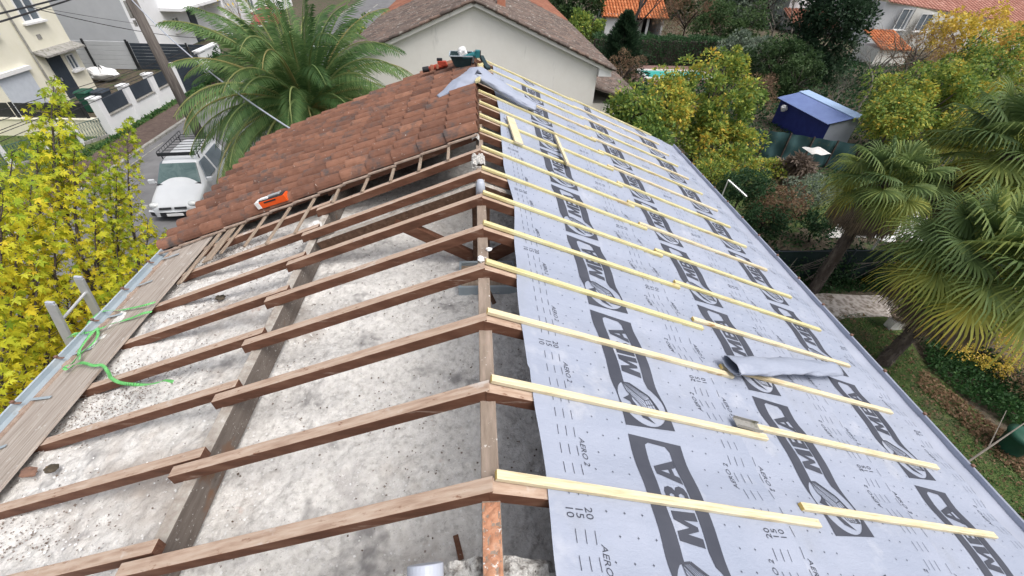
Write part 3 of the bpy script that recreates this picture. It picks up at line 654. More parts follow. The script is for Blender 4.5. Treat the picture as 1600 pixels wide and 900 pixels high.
def scatter(name, P, D, size, tint, m, parent, tpl='leaf', rng=RNG, updir=None):
    P = np.asarray(P, float); N = len(P); tv, tf = TPL[tpl]
    D = norm(D+rng.normal(0, .05, (N, 3))); up = rng.normal(0, 1, (N, 3)) + (np.array([0, 0, 1.2]) if updir is None else updir)
    Y = norm(np.cross(up, D)); Z = np.cross(D, Y); s = (size*rng.uniform(.65, 1.25, N))[:, None, None]
    V = P[:, None, :] + s*(tv[None, :, 0:1]*D[:, None, :] + tv[None, :, 1:2]*Y[:, None, :] + tv[None, :, 2:3]*Z[:, None, :])
    k = len(tv); F = (np.arange(N)[:, None, None]*k + tf[None]).reshape(-1, 4)
    return np_mesh(name, V.reshape(-1, 3), F, np.clip(np.repeat(tint, k), 0, 1), m, parent)
def clump_points(rng, c, rad, n, lumps, lump_r, hollow=.55, flat=0):
    """points on the outer shells of many small lumps spread through an ellipsoid"""
    c = np.array(c); rad = np.array(rad)
    L = norm(rng.normal(0, 1, (lumps, 3)))*(hollow+(1-hollow)*rng.uniform(0, 1, (lumps, 1))**.6)
    L = c + L*rad*(1+rng.uniform(-.12, .18, (lumps, 1))); lt = rng.uniform(0, 1, lumps); lr = lump_r*rng.uniform(.6, 1.35, lumps)
    idx = rng.integers(0, lumps, n); d = norm(rng.normal(0, 1, (n, 3))+np.array([0, 0, .35])); r = rng.uniform(.35, 1, (n, 1))**.5
    P = L[idx] + d*r*lr[idx][:, None]; return P, d, lt[idx]
def bush(name, c, rad, n, size, m, label, cat, group=None, lumps=40, lump_r=.35, tpl='leaf', droop=.1, tmean=.5, tsd=.16, seed=0, trunk=None, hollow=.5, trunk_r=.08, tb=None, foliage='foliage', topbias=0):
    rng = np.random.default_rng(seed+100); c = Vector(c)
    t = thing(name, (c.x, c.y, 0), label, cat, group)
    P, d, lt = clump_points(rng, c, rad, n, lumps, lump_r, hollow)
    keep = P[:, 2] > .04; P, d, lt = P[keep], d[keep], lt[keep]
    D = d + np.array([0, 0, -droop]) + rng.normal(0, .45, P.shape)
    hz = (P[:, 2]-c.z)/max(rad[2], .1)
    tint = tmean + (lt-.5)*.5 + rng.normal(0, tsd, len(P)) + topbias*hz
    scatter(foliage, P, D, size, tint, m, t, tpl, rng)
    b = MB(); q = random.Random(seed); zt = c.z-rad[2]*.3 if trunk is None else trunk
    zt = max(.2, zt)
    b.tube([(c.x, c.y, 0), (c.x+q.uniform(-.1, .1), c.y+q.uniform(-.1, .1), zt*.5), (c.x, c.y, zt)], [trunk_r*1.3, trunk_r, trunk_r*.8], 8)
    for k in range(9):
        a = q.uniform(0, 6.28); e = Vector((math.cos(a)*rad[0]*.75, math.sin(a)*rad[1]*.75, q.uniform(-.1, .75)*rad[2])); s = Vector((c.x, c.y, zt*q.uniform(.7, 1)))
        mid = s.lerp(c+e, .5)+Vector((0, 0, .12*rad[2])); b.tube([s, mid, c+e], [trunk_r*.6, trunk_r*.35, trunk_r*.1], 5)
    b.build('trunk', 'bark', t, smooth=True); return t
def grow(b, q, p, d, L, r, depth, tips, up=.15, spread=.6, kids=(2, 4), shrink=.72, n=6, wig=.18, segs=3):
    pts = [p]; rs = [r]; x = p.copy(); dd = d.copy()
    for i in range(segs):
        dd = (dd + Vector((q.gauss(0, wig), q.gauss(0, wig), q.gauss(0, wig)+up*.4))).normalized(); x = x+dd*L/segs; pts.append(x.copy()); rs.append(r*(1-.4*(i+1)/segs))
        if depth <= 2: tips.append((x.copy(), dd.copy()))
    b.tube(pts, rs, max(3, n), cap=depth == 0)
    if depth == 0: return
    for k in range(q.randint(*kids)):
        s = pts[-1] if k < 2 else pts[q.randint(1, segs)]
        nd = (dd + Vector((q.gauss(0, spread), q.gauss(0, spread), q.gauss(0, spread*.6)+up))).normalized()
        grow(b, q, s, nd, L*shrink*q.uniform(.75, 1.15), rs[-1]*.72, depth-1, tips, up, spread, kids, shrink, n-1, wig, segs)
def tree(name, base, H, label, cat, m=None, group=None, n=4000, size=.12, depth=4, seed=0, lean=(0, 0), spread=.55, up=.15, r=.12, kids=(2, 4), L=None, tpl='leaf', tmean=.5, tsd=.16, droop=.3, bark='bark', scat=.22, shrink=.74, lump_t=True, wig=.18, topbias=0):
    q = random.Random(seed); rng = np.random.default_rng(seed+500); t = thing(name, base, label, cat, group)
    b = MB(); tips = []; L = L or H*.33
    grow(b, q, Vector(base), Vector((lean[0], lean[1], 1)).normalized(), L, r, depth, tips, up, spread, kids, shrink, 8, wig)
    b.build('trunk', bark, t, smooth=True)
    if m and n:
        T = np.array([tuple(a) for a, d in tips]); Dd = np.array([tuple(d) for a, d in tips]); lt = rng.uniform(0, 1, len(T)); i = rng.integers(0, len(T), n)
        P = T[i]+rng.normal(0, scat, (n, 3)); D = Dd[i]*.4+rng.normal(0, .6, (n, 3))+np.array([0, 0, -droop])
        hz = (P[:, 2]-P[:, 2].mean())/(P[:, 2].std()+1e-6)
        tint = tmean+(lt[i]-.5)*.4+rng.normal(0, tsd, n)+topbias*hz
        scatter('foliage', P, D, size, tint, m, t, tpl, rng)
    return t
def hedge(name, p0, p1, hgt, thick, n, size, m, label, seed=0, tmean=.5):
    rng = np.random.default_rng(seed); p0 = np.array(p0[:2]); p1 = np.array(p1[:2]); t = thing(name, ((p0[0]+p1[0])/2, (p0[1]+p1[1])/2, 0), label, 'hedge')
    ax = p1-p0; Ln = np.linalg.norm(ax); ax = ax/Ln; nrm = np.array([-ax[1], ax[0]])
    s = rng.uniform(0, Ln, n); face = rng.integers(0, 5, n); v = rng.uniform(0, 1, n); u = rng.uniform(-1, 1, n)
    off = np.where(face < 2, -1.0, np.where(face == 2, 1.0, u))*thick/2; z = np.where(face >= 3, hgt, v*hgt)
    bump = .06*np.sin(s*3.1)+.05*np.sin(s*7.7+z*5)+rng.normal(0, .05, n)
    P = np.stack([p0[0]+ax[0]*s+nrm[0]*(off+np.sign(off)*bump), p0[1]+ax[1]*s+nrm[1]*(off+np.sign(off)*bump), z+np.where(face >= 3, bump, 0)], 1)
    out = np.stack([nrm[0]*np.sign(off), nrm[1]*np.sign(off), np.full(n, .3)], 1)
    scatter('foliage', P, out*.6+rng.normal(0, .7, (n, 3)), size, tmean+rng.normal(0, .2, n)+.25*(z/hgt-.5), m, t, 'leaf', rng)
    b = MB(); c = (p0+p1)/2; b.box((c[0], c[1], hgt*.45), (Ln*.97, thick*.6, hgt*.86), rot=math.atan2(ax[1], ax[0])); b.build('branches', 'bark', t); return t
# ------------------------------------------------------------------ palms
def phoenix(base, H, nf, Lf, label, seed=0):
    q = random.Random(seed); t = thing('date_palm', base, label, 'palm tree'); c = Vector(base)+Vector((0, 0, H))
    b = MB(); pts = [(base[0], base[1], 0), (base[0], base[1], H*.5), (base[0], base[1], H*.86), (base[0], base[1], H)]
    b.tube(pts, [.38, .34, .42, .25], 14)
    for k in range(60):
        a = k*2.4; z = H*(.35+.6*k/60); b.beam((base[0]+.3*math.cos(a), base[1]+.3*math.sin(a), z), (base[0]+.52*math.cos(a), base[1]+.52*math.sin(a), z+.16), .13, .05)
    b.build('trunk', 'bark', t)
    V = []; F = []; T = []; DV = []; DF = []; DT = []; S = MB()
    def frond(az, el, L, tt, dead, curl):
        V_, F_, T_ = (DV, DF, DT) if dead else (V, F, T)
        d0 = Vector((math.cos(az)*math.cos(el), math.sin(az)*math.cos(el), math.sin(el))); p = c+Vector((math.cos(az)*.18, math.sin(az)*.18, 0)); pts = [p.copy()]; d = d0.copy(); n = 16
        for i in range(n):
            d = (d+Vector((0, 0, -curl*(.4+1.4*i/n)))).normalized(); p = p+d*L/n; pts.append(p.copy())
        side0 = Vector((-math.sin(az), math.cos(az), 0))
        for i in range(n): S.tube([pts[i], pts[i+1]], [.032*(1-i/n)+.007, .032*(1-(i+1)/n)+.007], 4, mi=1 if dead else 0, t=min(1, tt+.4), cap=False)
        m_ = 52
        for k in range(m_):
            f = .10+.9*k/m_; fi = f*n; i = min(n-1, int(fi)); pp = pts[i].lerp(pts[i+1], fi-i); tan = (pts[i+1]-pts[i]).normalized(); nrm = side0.cross(tan).normalized()
            ln = L*.175*(math.sin(PI*min(1, .12+f*.86))**.6)*q.uniform(.85, 1.1)
            for s in (-1, 1):
                dl = (side0*s*.8+tan*.75+nrm*(-.28 if not dead else -.8)*(1) + Vector((q.gauss(0, .07), q.gauss(0, .07), q.gauss(0, .07)))).normalized()
                if nrm.z < 0: dl = (side0*s*.8+tan*.75-nrm*(-.28 if not dead else -.8)).normalized()
                wv = tan*.5*.042; e1 = pp+dl*ln*.55; e2 = pp+dl*ln+Vector((0, 0, -ln*.18))
                b0 = len(V_); V_.extend([tuple(pp-wv), tuple(e1-wv*1.1), tuple(e2), tuple(e1+wv*1.1)]); T_.extend([tt+q.gauss(0, .08)]*4); F_.append((b0, b0+1, b0+2, b0+3))
                V_.append(tuple(pp+wv)); T_.append(tt); F_.append((b0, b0+3, b0+4, b0))if False else None
    for k in range(nf):
        f = k/nf; az = k*2.39996+q.uniform(-.15, .15); el = R(86-122*f**.95)+q.uniform(-.06, .06)
        frond(az, el, Lf*q.uniform(.88, 1.05)*(1 if f > .1 else .8), .38+.25*f+q.uniform(-.12, .22), False, .075+.05*q.random())
    for k in range(12): frond(k*2.39996*1.3+1, R(-25-q.uniform(0, 35)), Lf*.75, q.uniform(.3, 1), True, .07)
    np_mesh('crown', V, F, np.clip(T, 0, 1), 'leaf_phoenix', t); np_mesh('dead_fronds', DV, DF, np.clip(DT, 0, 1), 'leaf_dead', t)
    S.build('frond_stems', ['leaf_phoenix', 'leaf_dead'], t); return t
phoenix((-4.75, 12.9, 0), 3.95, 135, 3.55, 'big feathery date palm beyond the tiled roof slope', 3)
def fan_palm(base, H, nl, Ls, label, seed=0, dead=46, lean=(0, 0), rad=.13, skirt=.0):
    q = random.Random(seed); t = thing('fan_palm', base, label, 'palm tree', 'fan palms in the right garden'); c = Vector(base)+Vector((lean[0], lean[1], H))
    b = MB(); N = 14; pts = [Vector(base)+Vector((lean[0]*(i/N)**1.3, lean[1]*(i/N)**1.3, H*i/N)) for i in range(N+1)]; b.tube(pts, [rad*(1.1+.08*(i % 2)) for i in range(N+1)], 12)
    for k in range(420):
        f = q.random(); a = q.uniform(0, 6.28); p = Vector(base)+Vector((lean[0]*f**1.3, lean[1]*f**1.3, H*f)); d = Vector((math.cos(a), math.sin(a), 0))
        b.poly([p+d*rad*.9+Vector((-d.y, d.x, 0))*.03, p+d*rad*.9-Vector((-d.y, d.x, 0))*.03, p+d*(rad+q.uniform(.04, .12))+Vector((0, 0, q.uniform(-.16, .05)))])
    b.build('trunk', 'bark', t)
    V = []; F = []; T = []; DV = []; DF = []; DT = []; S = MB()
    def leaf(az, el, Lp, Rl, tt, dead):
        V_, F_, T_ = (DV, DF, DT) if dead else (V, F, T)
        d = Vector((math.cos(az)*math.cos(el), math.sin(az)*math.cos(el), math.sin(el))); p0 = c; mid = c+d*Lp*.5+Vector((0, 0, .03)); p1 = c+d*Lp+Vector((0, 0, -.10*Lp))
        S.tube([p0, mid, p1], [.018, .012, .010], 4, mi=1 if dead else 0, t=.65, cap=False)
        d2 = (p1-mid).normalized(); side = d2.cross(Vector((0, 0, 1))).normalized(); nrm = side.cross(d2).normalized()
        tilt = q.uniform(-.35, .35); side = (side*math.cos(tilt)+nrm*math.sin(tilt)).normalized(); nrm = side.cross(d2).normalized()
        ns = 38; span = R(155 if not dead else 80)
        for k in range(ns):
            a = -span+2*span*k/(ns-1); dr = (d2*math.cos(a)+side*math.sin(a)).normalized(); dr = (dr+nrm*.10+Vector((0, 0, -.12-(.5 if dead else 0)))).normalized()
            L_ = Rl*(1-.28*abs(a/span)**2)*q.uniform(.9, 1.06); wd = Vector(dr.cross(nrm)).normalized()*Rl*.024
            pts_ = [p1, p1+dr*L_*.45, p1+dr*L_*.73+Vector((0, 0, -.09*L_)), p1+dr*L_*.90+Vector((0, 0, -(.28+q.uniform(0, .28))*L_))]
            ws = [.15, 1.15, .8, .1]; b0 = len(V_); tl = tt+q.gauss(0, .05)
            for j, (pp, ww) in enumerate(zip(pts_, ws)):
                V_.extend([tuple(pp-wd*ww+nrm*.012*(k % 2)), tuple(pp+wd*ww-nrm*.012*(k % 2))]); tip = (.08+.16*q.random()) if j == 3 else 0; T_.extend([tl+tip, tl+tip])
            for j in range(3): F_.append((b0+2*j, b0+2*j+1, b0+2*j+3, b0+2*j+2))
    for k in range(nl):
        f = k/nl; az = k*2.39996+q.uniform(-.2, .2); el = R(75-110*f)+q.uniform(-.08, .08)
        leaf(az, el, Ls*q.uniform(.75, 1.05), Ls*.78*q.uniform(.85, 1.1), (.36+.26*max(0, f-.45)/.55+q.uniform(-.16, .16)) + (.05 if f > .85 else 0), False)
    for k in range(dead): leaf(k*2.39996*1.1, R(-34-q.uniform(0, 42)), Ls*.78, Ls*.72, q.uniform(.2, .95), True)
    np_mesh('crown', V, F, np.clip(T, 0, 1), 'leaf_fan', t); np_mesh('dead_fronds', DV, DF, np.clip(DT, 0, 1), 'leaf_dead', t); S.build('frond_stems', ['leaf_fan', 'leaf_dead'], t); return t
fan_palm((10.08, 6.2, 0), 3.2, 48, 1.13, 'nearest fan palm with dead brown skirt over the lawn', 5, lean=(.35, .1))
fan_palm((10.0, 8.97, 0), 3.5, 32, .86, 'fan palm whose dark trunk rises in front of the green screen', 8, lean=(.25, .2))
pc_ = aty(1590, 235, 8.8); fan_palm((pc_.x, 8.8, 0), pc_.z, 38, 1.25, 'fan palm at the right edge of the photo behind the nearest one', 13)
# ------------------------------------------------------------------ left: yellow green young trees below the gutter
TR = [
 ('tall', [(84, 118, -8.2), (60, 205, -8.4), (118, 205, -8.0), (95, 150, -8.4), (20, 235, -7.6), (-20, 240, -8.4), (5, 260, -8.6)], (-8.4, 7.6), 'tall yellow green tree with long upright shoots, leftmost tip beside the cream house'),
 ('right', [(200, 184, -8.6), (172, 222, -8.5), (182, 260, -8.3), (150, 252, -8.0), (186, 330, -8.0)], (-8.3, 9.0), 'upright yellow green tree with shoots against the road'),
 ('near', [(30, 330, -6.8), (90, 330, -7.0), (5, 300, -6.9), (60, 400, -6.5), (20, 460, -6.2), (110, 420, -6.8), (150, 330, -7.3), (50, 280, -7.2), (10, 500, -5.8), (-8, 560, -5.5), (45, 520, -5.9), (-25, 400, -6.5), (-30, 300, -7.6), (-20, 460, -6.1), (80, 480, -6.2), (-60, 350, -7.4), (70, 350, -7.4)], (-6.9, 4.6), 'yellow tree nearest the ladder with large lobed leaves'),
 ('low', [(232, 340, -7.2), (262, 360, -6.9), (215, 385, -6.9), (185, 400, -6.7), (170, 440, -6.4), (242, 380, -6.5)], (-6.7, 6.9), 'low yellow green tree at the gutter below the car')]
for si, (nm, tips, bxy, lab) in enumerate(TR):
    q = random.Random(si+20); rng = np.random.default_rng(si+40); lows = []
    for px, py, X in tips:
        g_ = atx(px+14, py+215, X); g_.z = max(.5, g_.z) if g_.z > .5 else .5; lows.append(g_)
    base = (sum(g.x for g in lows)/len(lows), sum(g.y for g in lows)/len(lows), 0); t = thing('leafy_tree', base, lab, 'tree', 'yellow green trees below the left gutter')
    b = MB(); P = []; D = []; TT = []; SZ = []
    b.tube([base, (base[0], base[1], .45)], [.16, .12], 8)
    for (px, py, X), low in zip(tips, lows):
        tip = atx(px, py, X); k1 = low.lerp(tip, .5)+Vector((-.12, -.1, 0)); pts = []
        for i in range(15):
            f = i/14; p = low*(1-f)**2+k1*2*f*(1-f)+tip*f*f; pts.append(p+Vector((q.gauss(0, .012), q.gauss(0, .012), 0)))
        b.tube([Vector(base)+Vector((0, 0, .3))]+pts, [.06]+[.035*(1-i/16) for i in range(15)], 6)
        L = (tip-low).length; nl = int(460*L/4)
        for k in range(nl):
            f = 1-q.random()**.85*.97; i = min(13, int(f*14)); p = pts[i].lerp(pts[i+1], f*14-i); a = q.uniform(0, 6.28); rr_ = (.04+.27*min(1, (1-f)*3)**.7)*q.uniform(.35, 1.2)
            out = Vector((math.cos(a), math.sin(a), 0)); P.append(tuple(p+out*rr_+Vector((0, 0, rr_*.45)))); D.append(tuple(out*.55+Vector((0, 0, -1.0)))); TT.append(.30+.42*(1-f)**.7+(q.gauss(0, .13))+(.14 if si in (2, 3) else -.02))
            if k % 5 == 0: b.tube([p, p+out*rr_+Vector((0, 0, rr_*.45))], [.006, .003], 3)
    b.build('trunk', 'bark', t, smooth=True)
    P = np.array(P); scatter('foliage', P, np.array(D)+rng.normal(0, .25, P.shape), .105, np.array(TT), 'leaf_yellow', t, 'maple', rng, updir=np.array([0, 0, 1.2]))
# ================================================================== LEFT SIDE: STREET, HOUSES, CAR
def window(parent, x, y0, y1, z0, z1, face='X', sgn=1, frame='white_paint', pane='glass', sill=True, th=.06, name='window', mull=True):
    """window in a wall plane; face X: plane x const, spans y"""
    def E(a0, a1, n0, n1, za, zb, b):
        if face == 'X': b.ext(min(x+sgn*n0, x+sgn*n1), max(x+sgn*n0, x+sgn*n1), a0, a1, za, zb)
        else: b.ext(a0, a1, min(x+sgn*n0, x+sgn*n1), max(x+sgn*n0, x+sgn*n1), za, zb)
    f = .06; b = MB(); E(y0, y1, .002, th, z1-f, z1, b); E(y0, y1, .002, th, z0, z0+f, b); E(y0, y0+f, .002, th, z0+f, z1-f, b); E(y1-f, y1, .002, th, z0+f, z1-f, b)
    if mull: ym = (y0+y1)/2; E(ym-.03, ym+.03, .002, th-.01, z0+f, z1-f, b)
    w_ = b.build(name, frame, parent)
    b = MB(); E(y0+f, y1-f, .003, .012, z0+f, z1-f, b); b.build('pane', pane, w_)
    if sill: b = MB(); E(y0-.12, y1+.12, .003, .20, z0-.10, z0-.003, b); b.build('sill', 'white_paint', w_, bevel=.01)
    return w_
ch = thing('terraced_house', (-25, 22, 0), 'pale cream house facade with canopy over its door at the left edge', 'house')
b = MB(); b.ext(-31, -21.9, 14, 27.9, 0, 7.2); b.build('wall', 'cream', ch)
b = MB(); b.hexa([(-31.2, 13.7, 7.2), (-21.5, 13.7, 7.2), (-21.5, 28.2, 7.2), (-31.2, 28.2, 7.2), (-26.5, 13.7, 8.8), (-26.2, 13.7, 8.8), (-26.2, 28.2, 8.8), (-26.5, 28.2, 8.8)]); b.build('roof', 'red_tile', ch)
window(ch, -21.9, 25.75, 26.85, 3.6, 5.2); window(ch, -21.9, 22.6, 23.9, 3.5, 5.1)
window(ch, -21.9, 26.95, 27.5, 1.2, 1.95)
b = MB(); b.hexa([(-21.897, 25.25, 2.32), (-21.35, 25.25, 2.16), (-21.35, 28.0, 2.16), (-21.897, 28.0, 2.32), (-21.897, 25.25, 2.44), (-21.35, 25.25, 2.26), (-21.35, 28.0, 2.26), (-21.897, 28.0, 2.44)]); b.build('canopy', 'kerb', ch, bevel=.01)
b = MB(); b.ext(-21.897, -21.84, 25.75, 26.65, .1, 2.1); d_ = b.build('door', 'anthracite', ch)
b = MB(); b.ext(-21.84, -21.79, 25.85, 25.9, .95, 1.1); b.build('handle', 'aluminium', d_)
b = MB(); b.ext(-21.897, -21.85, 22.6, 24.4, .1, 1.85); g_ = b.build('garage_door', 'shutter', ch)
b = MB(); b.ext(-21.897, -21.72, 22.45, 24.5, 1.853, 2.02); b.build('lintel', 'white_paint', ch)
b = MB(); b.tube([(-21.82, 25.1, .1), (-21.82, 25.1, 7.1)], .045, 8); b.build('downpipe', 'kerb', ch)
b = MB(); b.ext(-21.897, -21.87, 26.0, 26.25, 2.85, 3.05); b.build('air_vent', 'kerb', ch)
b = MB(); b.ext(-21.897, -21.82, 27.9, 27.96, 0, 7.2)
gh = thing('rendered_house', (-27, 39, 0), 'tall house with grey rendered side and white street front behind the black fence', 'house')
b = MB(); b.ext(-34, -22.4, 34, 44, 0, 7.6); o = b.build('wall', ['grey_wall', 'white_wall'], gh)
for p in o.data.polygons:
    if p.normal.x > .9: p.material_index = 1
b = MB(); b.ext(-22.397, -20.9, 37.6, 44, 2.55, 2.75); b.build('canopy', 'white_wall', gh, bevel=.01)
b = MB(); b.ext(-22.397, -20.9, 43.75, 44, 0, 2.549); b.build('porch_wall', 'white_wall', gh)
b = MB(); b.ext(-22.397, -22.32, 40.9, 41.8, 0, 2.15); d_ = b.build('door', 'anthracite', gh); b = MB(); b.ext(-22.32, -22.27, 41.0, 41.06, 1, 1.15); b.build('handle', 'aluminium', d_)
window(gh, -22.4, 38.5, 39.4, 1.1, 2.0); window(gh, -22.4, 36.0, 37.2, 4.2, 5.5); window(gh, -22.4, 40.2, 41.4, 4.2, 5.5)
b = MB(); b.hexa([(-34.3, 33.7, 7.6), (-22.0, 33.7, 7.6), (-22.0, 44.3, 7.6), (-34.3, 44.3, 7.6), (-34.3, 38.9, 9.4), (-22, 38.9, 9.4), (-22, 39.1, 9.4), (-34.3, 39.1, 9.4)]); b.build('roof', 'red_tile', gh)
wh = thing('white_house', (-27, 54, 0), 'long low white house far up the street behind the palm', 'house')
b = MB(); b.ext(-33, -21.5, 48, 62, 0, 5.6); b.build('wall', 'white_wall', wh)
for yy in (50, 53.5, 57): window(wh, -21.5, yy, yy+1.2, 1.0, 2.2); window(wh, -21.5, yy, yy+1.2, 3.6, 4.8)
b = MB(); b.hexa([(-33.3, 47.7, 5.6), (-21.2, 47.7, 5.6), (-21.2, 62.3, 5.6), (-33.3, 62.3, 5.6), (-27.4, 47.7, 7.4), (-27.1, 47.7, 7.4), (-27.1, 62.3, 7.4), (-27.4, 62.3, 7.4)]); b.build('roof', 'moss_tile', wh)
# street wall
sw = thing('street_wall', (-16.62, 24, 0), 'white street wall with pillars and black infill panels', 'wall')
PY = [20.75, 22.75, 24.75, 26.85]
for i, y in enumerate(PY):
    b = MB(); b.ext(-16.84, -16.5, y-.17, y+.17, 0, 1.62); b.ext(-16.88, -16.46, y-.21, y+.21, 1.622, 1.70); b.build('pillar', 'white_wall', sw, bevel=.01)
    if i < 3:
        b = MB(); b.ext(-16.76, -16.58, y+.172, PY[i+1]-.172, 0, .82); b.build('low_wall', 'white_wall', sw)
        b = MB(); b.ext(-16.80, -16.54, y+.172, PY[i+1]-.172, .822, .87); b.build('coping', 'kerb', sw)
        b = MB(); b.ext(-16.69, -16.65, y+.175, PY[i+1]-.175, .9, 1.5); b.build('infill_panel', 'anthracite', sw)
b = MB(); b.ext(-16.82, -16.5, 29.8, 32.3, 0, 1.62); b.ext(-16.86, -16.46, 29.76, 32.34, 1.622, 1.69); b.build('end_wall', 'white_wall', sw)
b = MB(); b.ext(-16.70, -16.62, 27.05, 29.75, .06, 1.55)
for k in range(9): b.ext(-16.62, -16.605, 27.08, 29.72, .1+.16*k, .22+.16*k)
o = b.build('sliding_gate', 'anthracite'); tag(o, 'dark blue grey sliding gate between white pillars', 'gate')
# wall across the plot
cw = thing('garden_wall', (-20, 20.7, 0), 'cream garden wall with two black panels in front of the cream house', 'wall')
b = MB(); b.ext(-28, -16.9, 20.6, 20.8, 0, .75); b.ext(-28.05, -16.9, 20.56, 20.84, .752, .80); b.build('low_wall', 'cream', cw)
for xa, xb in ((-20.0, -18.75), (-22.0, -20.3), (-24.2, -22.4), (-18.6, -17.4)): b = MB(); b.ext(xa, xb, 20.68, 20.72, .83, 1.42); b.build('infill_panel', 'black', cw)
for xa in (-24.3, -22.2, -20.15, -18.68, -17.3): b = MB(); b.ext(xa-.05, xa+.05, 20.66, 20.74, .802, 1.45); b.build('post', 'black', cw)
# fences behind
cf = thing('slab_fence', (-24.5, 32.2, 0), 'grey concrete slab fence with thin dark posts below the grey house', 'fence')
b = MB()
for k in range(6): b.ext(-29.5, -21.95, 32.18, 32.24, .02+.27*k, .28+.27*k)
b.build('slab', 'grey_wall', cf, bevel=.015)
for x in (-27.2, -24.55, -21.98): b = MB(); b.ext(x-.05, x+.05, 32.1, 32.178, 0, 1.75); b.build('post', 'black', cf)
bf = thing('panel_fence', (-19.3, 32.2, 0), 'black panel fence between the concrete slabs and the street gate', 'fence')
for x in (-21.9, -20.15, -18.4):
    b = MB()
    for k in range(8): b.ext(x+.06, x+1.69, 32.18, 32.22, .05+.19*k, .225+.19*k)
    b.build('panel', 'anthracite', bf)
for x in (-21.9, -20.15, -18.4, -16.95): b = MB(); b.ext(x-.04, x+.04, 32.1, 32.178, 0, 1.65); b.build('post', 'black', bf)
def bin_(x, y, m, lab, rot=0):
    t = thing('wheelie_bin', (x, y, 0), lab, 'bin', 'wheelie bins by the garden wall'); b = MB()
    b.hexa([(x-.2, y-.22, .06), (x+.2, y-.22, .06), (x+.2, y+.22, .06), (x-.2, y+.22, .06), (x-.28, y-.3, .98), (x+.28, y-.3, .98), (x+.28, y+.3, .98), (x-.28, y+.3, .98)]); b.build('body', m, t, bevel=.02)
    b = MB(); b.hexa([(x-.31, y-.33, .984), (x+.31, y-.33, .984), (x+.31, y+.33, .984), (x-.31, y+.33, .984), (x-.26, y-.26, 1.06), (x+.26, y-.26, 1.06), (x+.26, y+.3, 1.08), (x-.26, y+.3, 1.08)]); b.build('lid', m, t, bevel=.02)
    for s in (-1, 1): b = MB(); b.tube([(x+s*.2, y+.28, .1), (x+s*.26, y+.28, .1)], .1, 12); b.build('wheel', 'tyre', t)
p = atz(130, 143, 1.0); bin_(p.x, p.y, 'green_bin', 'green wheelie bin behind the garden wall'); bin_(p.x+.72, p.y+.1, 'anthracite', 'dark grey wheelie bin beside the green one')
p = atz(163, 122, .2); b = MB(); rs = random.Random(2)
def sack(u, v):
    a = 2*PI*u; r = math.sin(PI*min(.999, max(.02, v)))**.6; n = 1+.35*noise.noise(Vector((math.cos(a)*1.6, math.sin(a)*1.6, v*3)))
    return (p.x+.85*r*math.cos(a)*n, p.y+.5*r*math.sin(a)*n, max(.02, .75*(1-v)**.8*n))
b.grid(sack, 22, 10); o = b.build('rubble_sack', 'polystyrene'); tag(o, 'slumped white rubble sack at the foot of the slab fence', 'sack')
# chain link garden fence and low concrete edge
fe = thing('mesh_fence', (-19, 15, 0), 'low wire mesh fence with white posts behind the yellow trees', 'fence')
a_, b_ = atz(-40, 285), atz(178, 212)
b = MB(); N = 46
for k in range(N+1):
    f = k/N; x = a_.x+(b_.x-a_.x)*f; y = a_.y+(b_.y-a_.y)*f; b.beam((x, y, .1), (x+(b_.x-a_.x)/N, y+(b_.y-a_.y)/N, .85), .012, .012); b.beam((x, y, .85), (x+(b_.x-a_.x)/N, y+(b_.y-a_.y)/N, .1), .012, .012)
b.beam((a_.x, a_.y, .86), (b_.x, b_.y, .86), .02, .02); b.build('wire_mesh', 'green_tarp', fe)
for k in range(5): f = k/4; x = a_.x+(b_.x-a_.x)*f; y = a_.y+(b_.y-a_.y)*f; b = MB(); b.ext(x-.06, x+.06, y-.06, y+.06, 0, .95); b.build('post', 'white_wall', fe)
b = MB(); b.beam((a_.x, a_.y, .08), (b_.x, b_.y, .08), .12, .12); b.build('plinth', 'kerb', fe)
# utility pole and cables
pb_, ptop = atz(318, 222), aty(203, -4, 20.2)
up_ = thing('utility_pole', tuple(pb_), 'tall grey brown wooden utility pole beside the road', 'utility pole')
dd_ = (ptop-pb_); pt2 = pb_+dd_*1.12
b = MB(); b.tube([pb_, pb_+dd_*.5, pt2], [.215, .195, .17], 16); b.build('shaft', 'pole_wood', up_, smooth=True)
f_ = pb_+dd_*.93
b = MB(); b.box((f_.x-.22, f_.y-.06, f_.z), (.10, .10, .55)); b.box((f_.x-.22, f_.y-.06, f_.z-.45), (.07, .07, .2)); b.build('junction_box', 'kerb', up_)
def cable(p0, p1, sg, r, lab, n=24, m='cable', name='overhead_cable'):
    b = MB(); p0 = Vector(p0); p1 = Vector(p1); b.tube([p0.lerp(p1, i/n)-Vector((0, 0, 4*sg*(i/n)*(1-i/n))) for i in range(n+1)], r, 5)
    o = b.build(name, m); tag(o, lab, 'cable', 'cables strung along the street'); return o
cable(atx(-60, 35, -15), atx(130, -12, -15), .02, .028, 'upper thick black cable across the top left corner')
cable(atx(-60, 52, -15), atx(150, -14, -15), .02, .028, 'second thick black cable across the top left corner')
cable(atx(42, 10, -17), atx(330, 60, -17), .25, .016, 'sagging thin cable in front of the grey house wall')
cable(atx(40, 8, -18), atx(330, 50, -18), .12, .009, 'fine cable above the sagging one on the grey house wall')
e0 = onroof(463, 207, -1, .06); cable(pb_+dd_*.995, e0, .35, .02, 'service cable sloping from the pole to the tiled roof eave', m='pvc')
ends = [(0, 186, 300, 76), (0, 201, 305, 80), (0, 206, 310, 83), (0, 219, 320, 80), (0, 170, 290, 82)]
nmz = ['second', 'third', 'fourth', 'lowest', 'highest']
